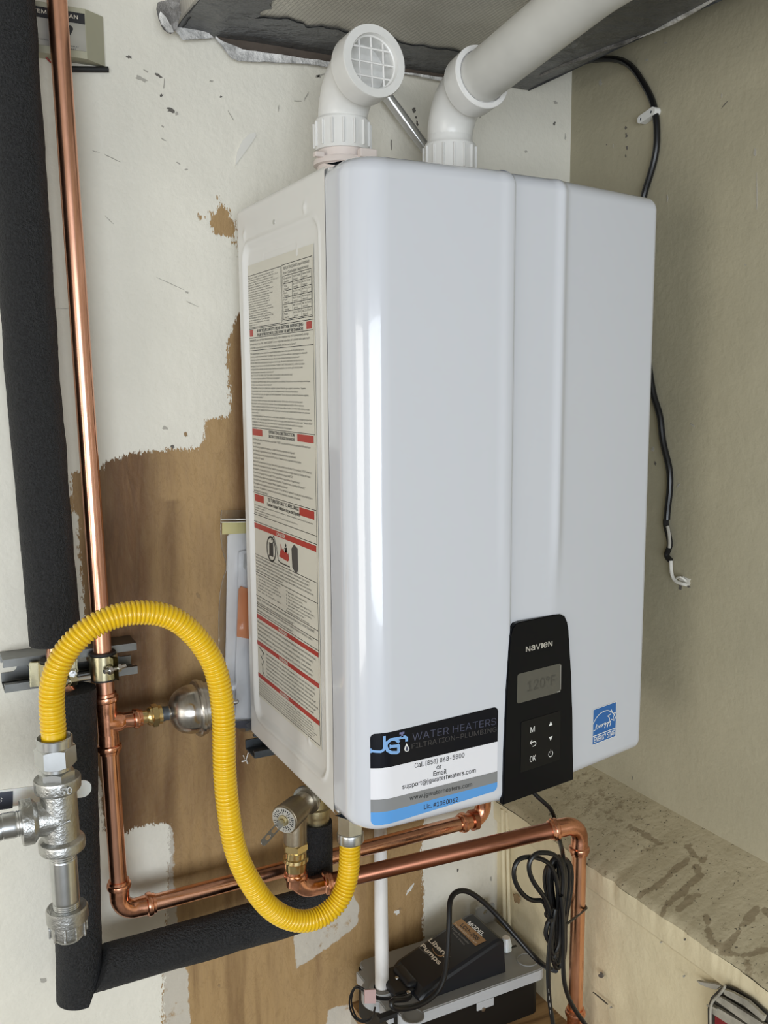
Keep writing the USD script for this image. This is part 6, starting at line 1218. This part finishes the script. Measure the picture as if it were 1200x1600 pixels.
part(coil, 'loop', loop([(860, 1430), (852, 1405), (838, 1385), (829, 1368), (827, 1350), (835, 1336), (850, 1332), (866, 1336), (876, 1350), (880, 1380), (876, 1430), (872, 1480), (864, 1490), (862, 1460)], -.026), 'cable', label='second open loop')
part(coil, 'loop', loop([(858, 1438), (854, 1448), (853, 1460), (857, 1470), (862, 1475), (864, 1460), (863, 1445)], -.024), 'cable')
part(coil, 'heater_lead', sweep(spline([at(822, 1226, y=-.17), at(838, 1243, y=-.175), at(850, 1254, y=-.178), at(860, 1264, y=-.178), at(868, 1285, y=-.176), at(874, 1312, y=-.190), at(880, 1340, y=CYc), at(882, 1380, y=CYc - .005), at(878, 1430, y=CYc)], .004), r_c, 10), 'cable', label='lead running up to the heater')
part(coil, 'tail', sweep(spline([at(868, 1420, y=CYc - .028), at(861, 1460, y=CYc - .028), at(857, 1500, y=CYc - .026), at(857, 1540, y=CYc - .026), at(860, 1575, y=CYc - .027), at(864, 1604, y=CYc - .03), at(866, 1632, y=CYc - .03), A([.378, CYc - .05, FLOOR_Z + .004]), A([.372, CYc - .12, FLOOR_Z + .004])], .004), r_c, 10), 'cable')
part(coil, 'tail', sweep(spline([at(876, 1400, y=CYc - .030), at(880, 1450, y=CYc - .030), at(880, 1500, y=CYc - .028), at(882, 1535, y=CYc - .028), at(890, 1562, y=CYc - .028), at(902, 1583, y=CYc - .028), at(918, 1606, y=CYc - .028), at(929, 1628, y=CYc - .028), A([.412, CYc - .06, FLOOR_Z + .004]), A([.405, CYc - .16, FLOOR_Z + .004])], .004), r_c, 10), 'cable')
for n_ in range(5):
    a_, b_ = 1545 + n_ * 11, 1551 + n_ * 11
    part(coil, 'cable_print', sweep([at(857.2 + n_ * .9, a_, y=CYc - .0293), at(857.6 + n_ * .9, b_, y=CYc - .0293)], .0006, 5), 'grey_print')
tie = thing('cable_tie', 'black cable tie holding the cable coil against the copper pipe', 'cable tie', at(890, 1443, y=CYc))
tz_ = at(885, 1443, y=CYc)[2]; pcx, pcy = .405, cR[1]; cc_ = at(867, 1442, y=CYc)
th = np.linspace(0, 2 * math.pi, 40)
tie_pts = A(MultiPolygon([Point(pcx, pcy).buffer(.0118), Point(cc_[0] + .001, cc_[1] - .004).buffer(.0165)]).convex_hull.exterior.coords)
part(tie, 'strap', sweep(np.c_[tie_pts, np.full(len(tie_pts), tz_) + .017 * (pcx - tie_pts[:, 0]) / (pcx - cc_[0])], .0017, 6), 'cable')
part(tie, 'tail', sweep([at(862, 1438, y=CYc - .033), at(857, 1435, y=CYc - .034), at(854, 1428, y=CYc - .034)], .0015, 6), 'cable'); part(tie, 'head', rbox((.006, .005, .006), .001, at(861, 1437, y=CYc - .033)), 'cable')

# ---------------------------------------------------------------- broken opening in the ledge at the lower right
LX = LEDGE_X - .004
ob_ = thing('wall_opening', 'broken opening with grey metal strips and a dark red panel in the ledge face', 'broken opening', at(1150, 1575, x=LX))
def lquad(pts_px, off, th):
    P_ = [at(x, y, x=LX - off) for x, y in pts_px]; T = np.eye(4); T[:3, 0], T[:3, 1], T[:3, 2], T[:3, 3] = (0, -1, 0), (0, 0, 1), (-1, 0, 0), (LX - off, 0, 0)
    return extr(Polygon([(-p_[1], p_[2]) for p_ in P_]).buffer(0), th, T)
part(ob_, 'dark_recess', lquad([(1108, 1640), (1107, 1575), (1112, 1558), (1124, 1546), (1134, 1538), (1150, 1544), (1176, 1560), (1204, 1584), (1215, 1640)], 0, .0015), 'recess_shade', smooth=False)  # flat dark sheet painting the shade of the hole; nothing is cut out
part(ob_, 'red_panel', lquad([(1119, 1584), (1146, 1600), (1170, 1618), (1170, 1640), (1118, 1640)], .001, .002), 'box_red', smooth=False)
for sh, o_ in (([(1114, 1568), (1126, 1574), (1180, 1606), (1190, 1620), (1168, 1616), (1113, 1580)], .003), ([(1121, 1555), (1131, 1557), (1200, 1600), (1206, 1614), (1180, 1604), (1122, 1562)], .005), ([(1133, 1544), (1148, 1549), (1172, 1562), (1198, 1586), (1196, 1594), (1165, 1569), (1136, 1553)], .006)):
    part(ob_, 'metal_strip', lquad(sh, o_, .004), 'lath_grey', smooth=False)
part(ob_, 'loose_wire', sweep(spline([at(x, y, x=LX - .011) for x, y in ((1133, 1540), (1128, 1549), (1118, 1560), (1112, 1568), (1110, 1585), (1110, 1604))], .003), .0016, 8), 'lath_grey')
part(ob_, 'loose_wire', sweep(spline([at(x, y, x=LX - .009) for x, y in ((1105, 1571), (1114, 1574), (1120, 1578))], .003), .0014, 8), 'lath_grey')
mark(LEDGE, 'chip_grey', [(1092, 1531), (1104, 1534), (1120, 1536), (1130, 1539), (1122, 1545), (1108, 1541), (1098, 1537)], wlf, (-1, 0, 0), th=.004)
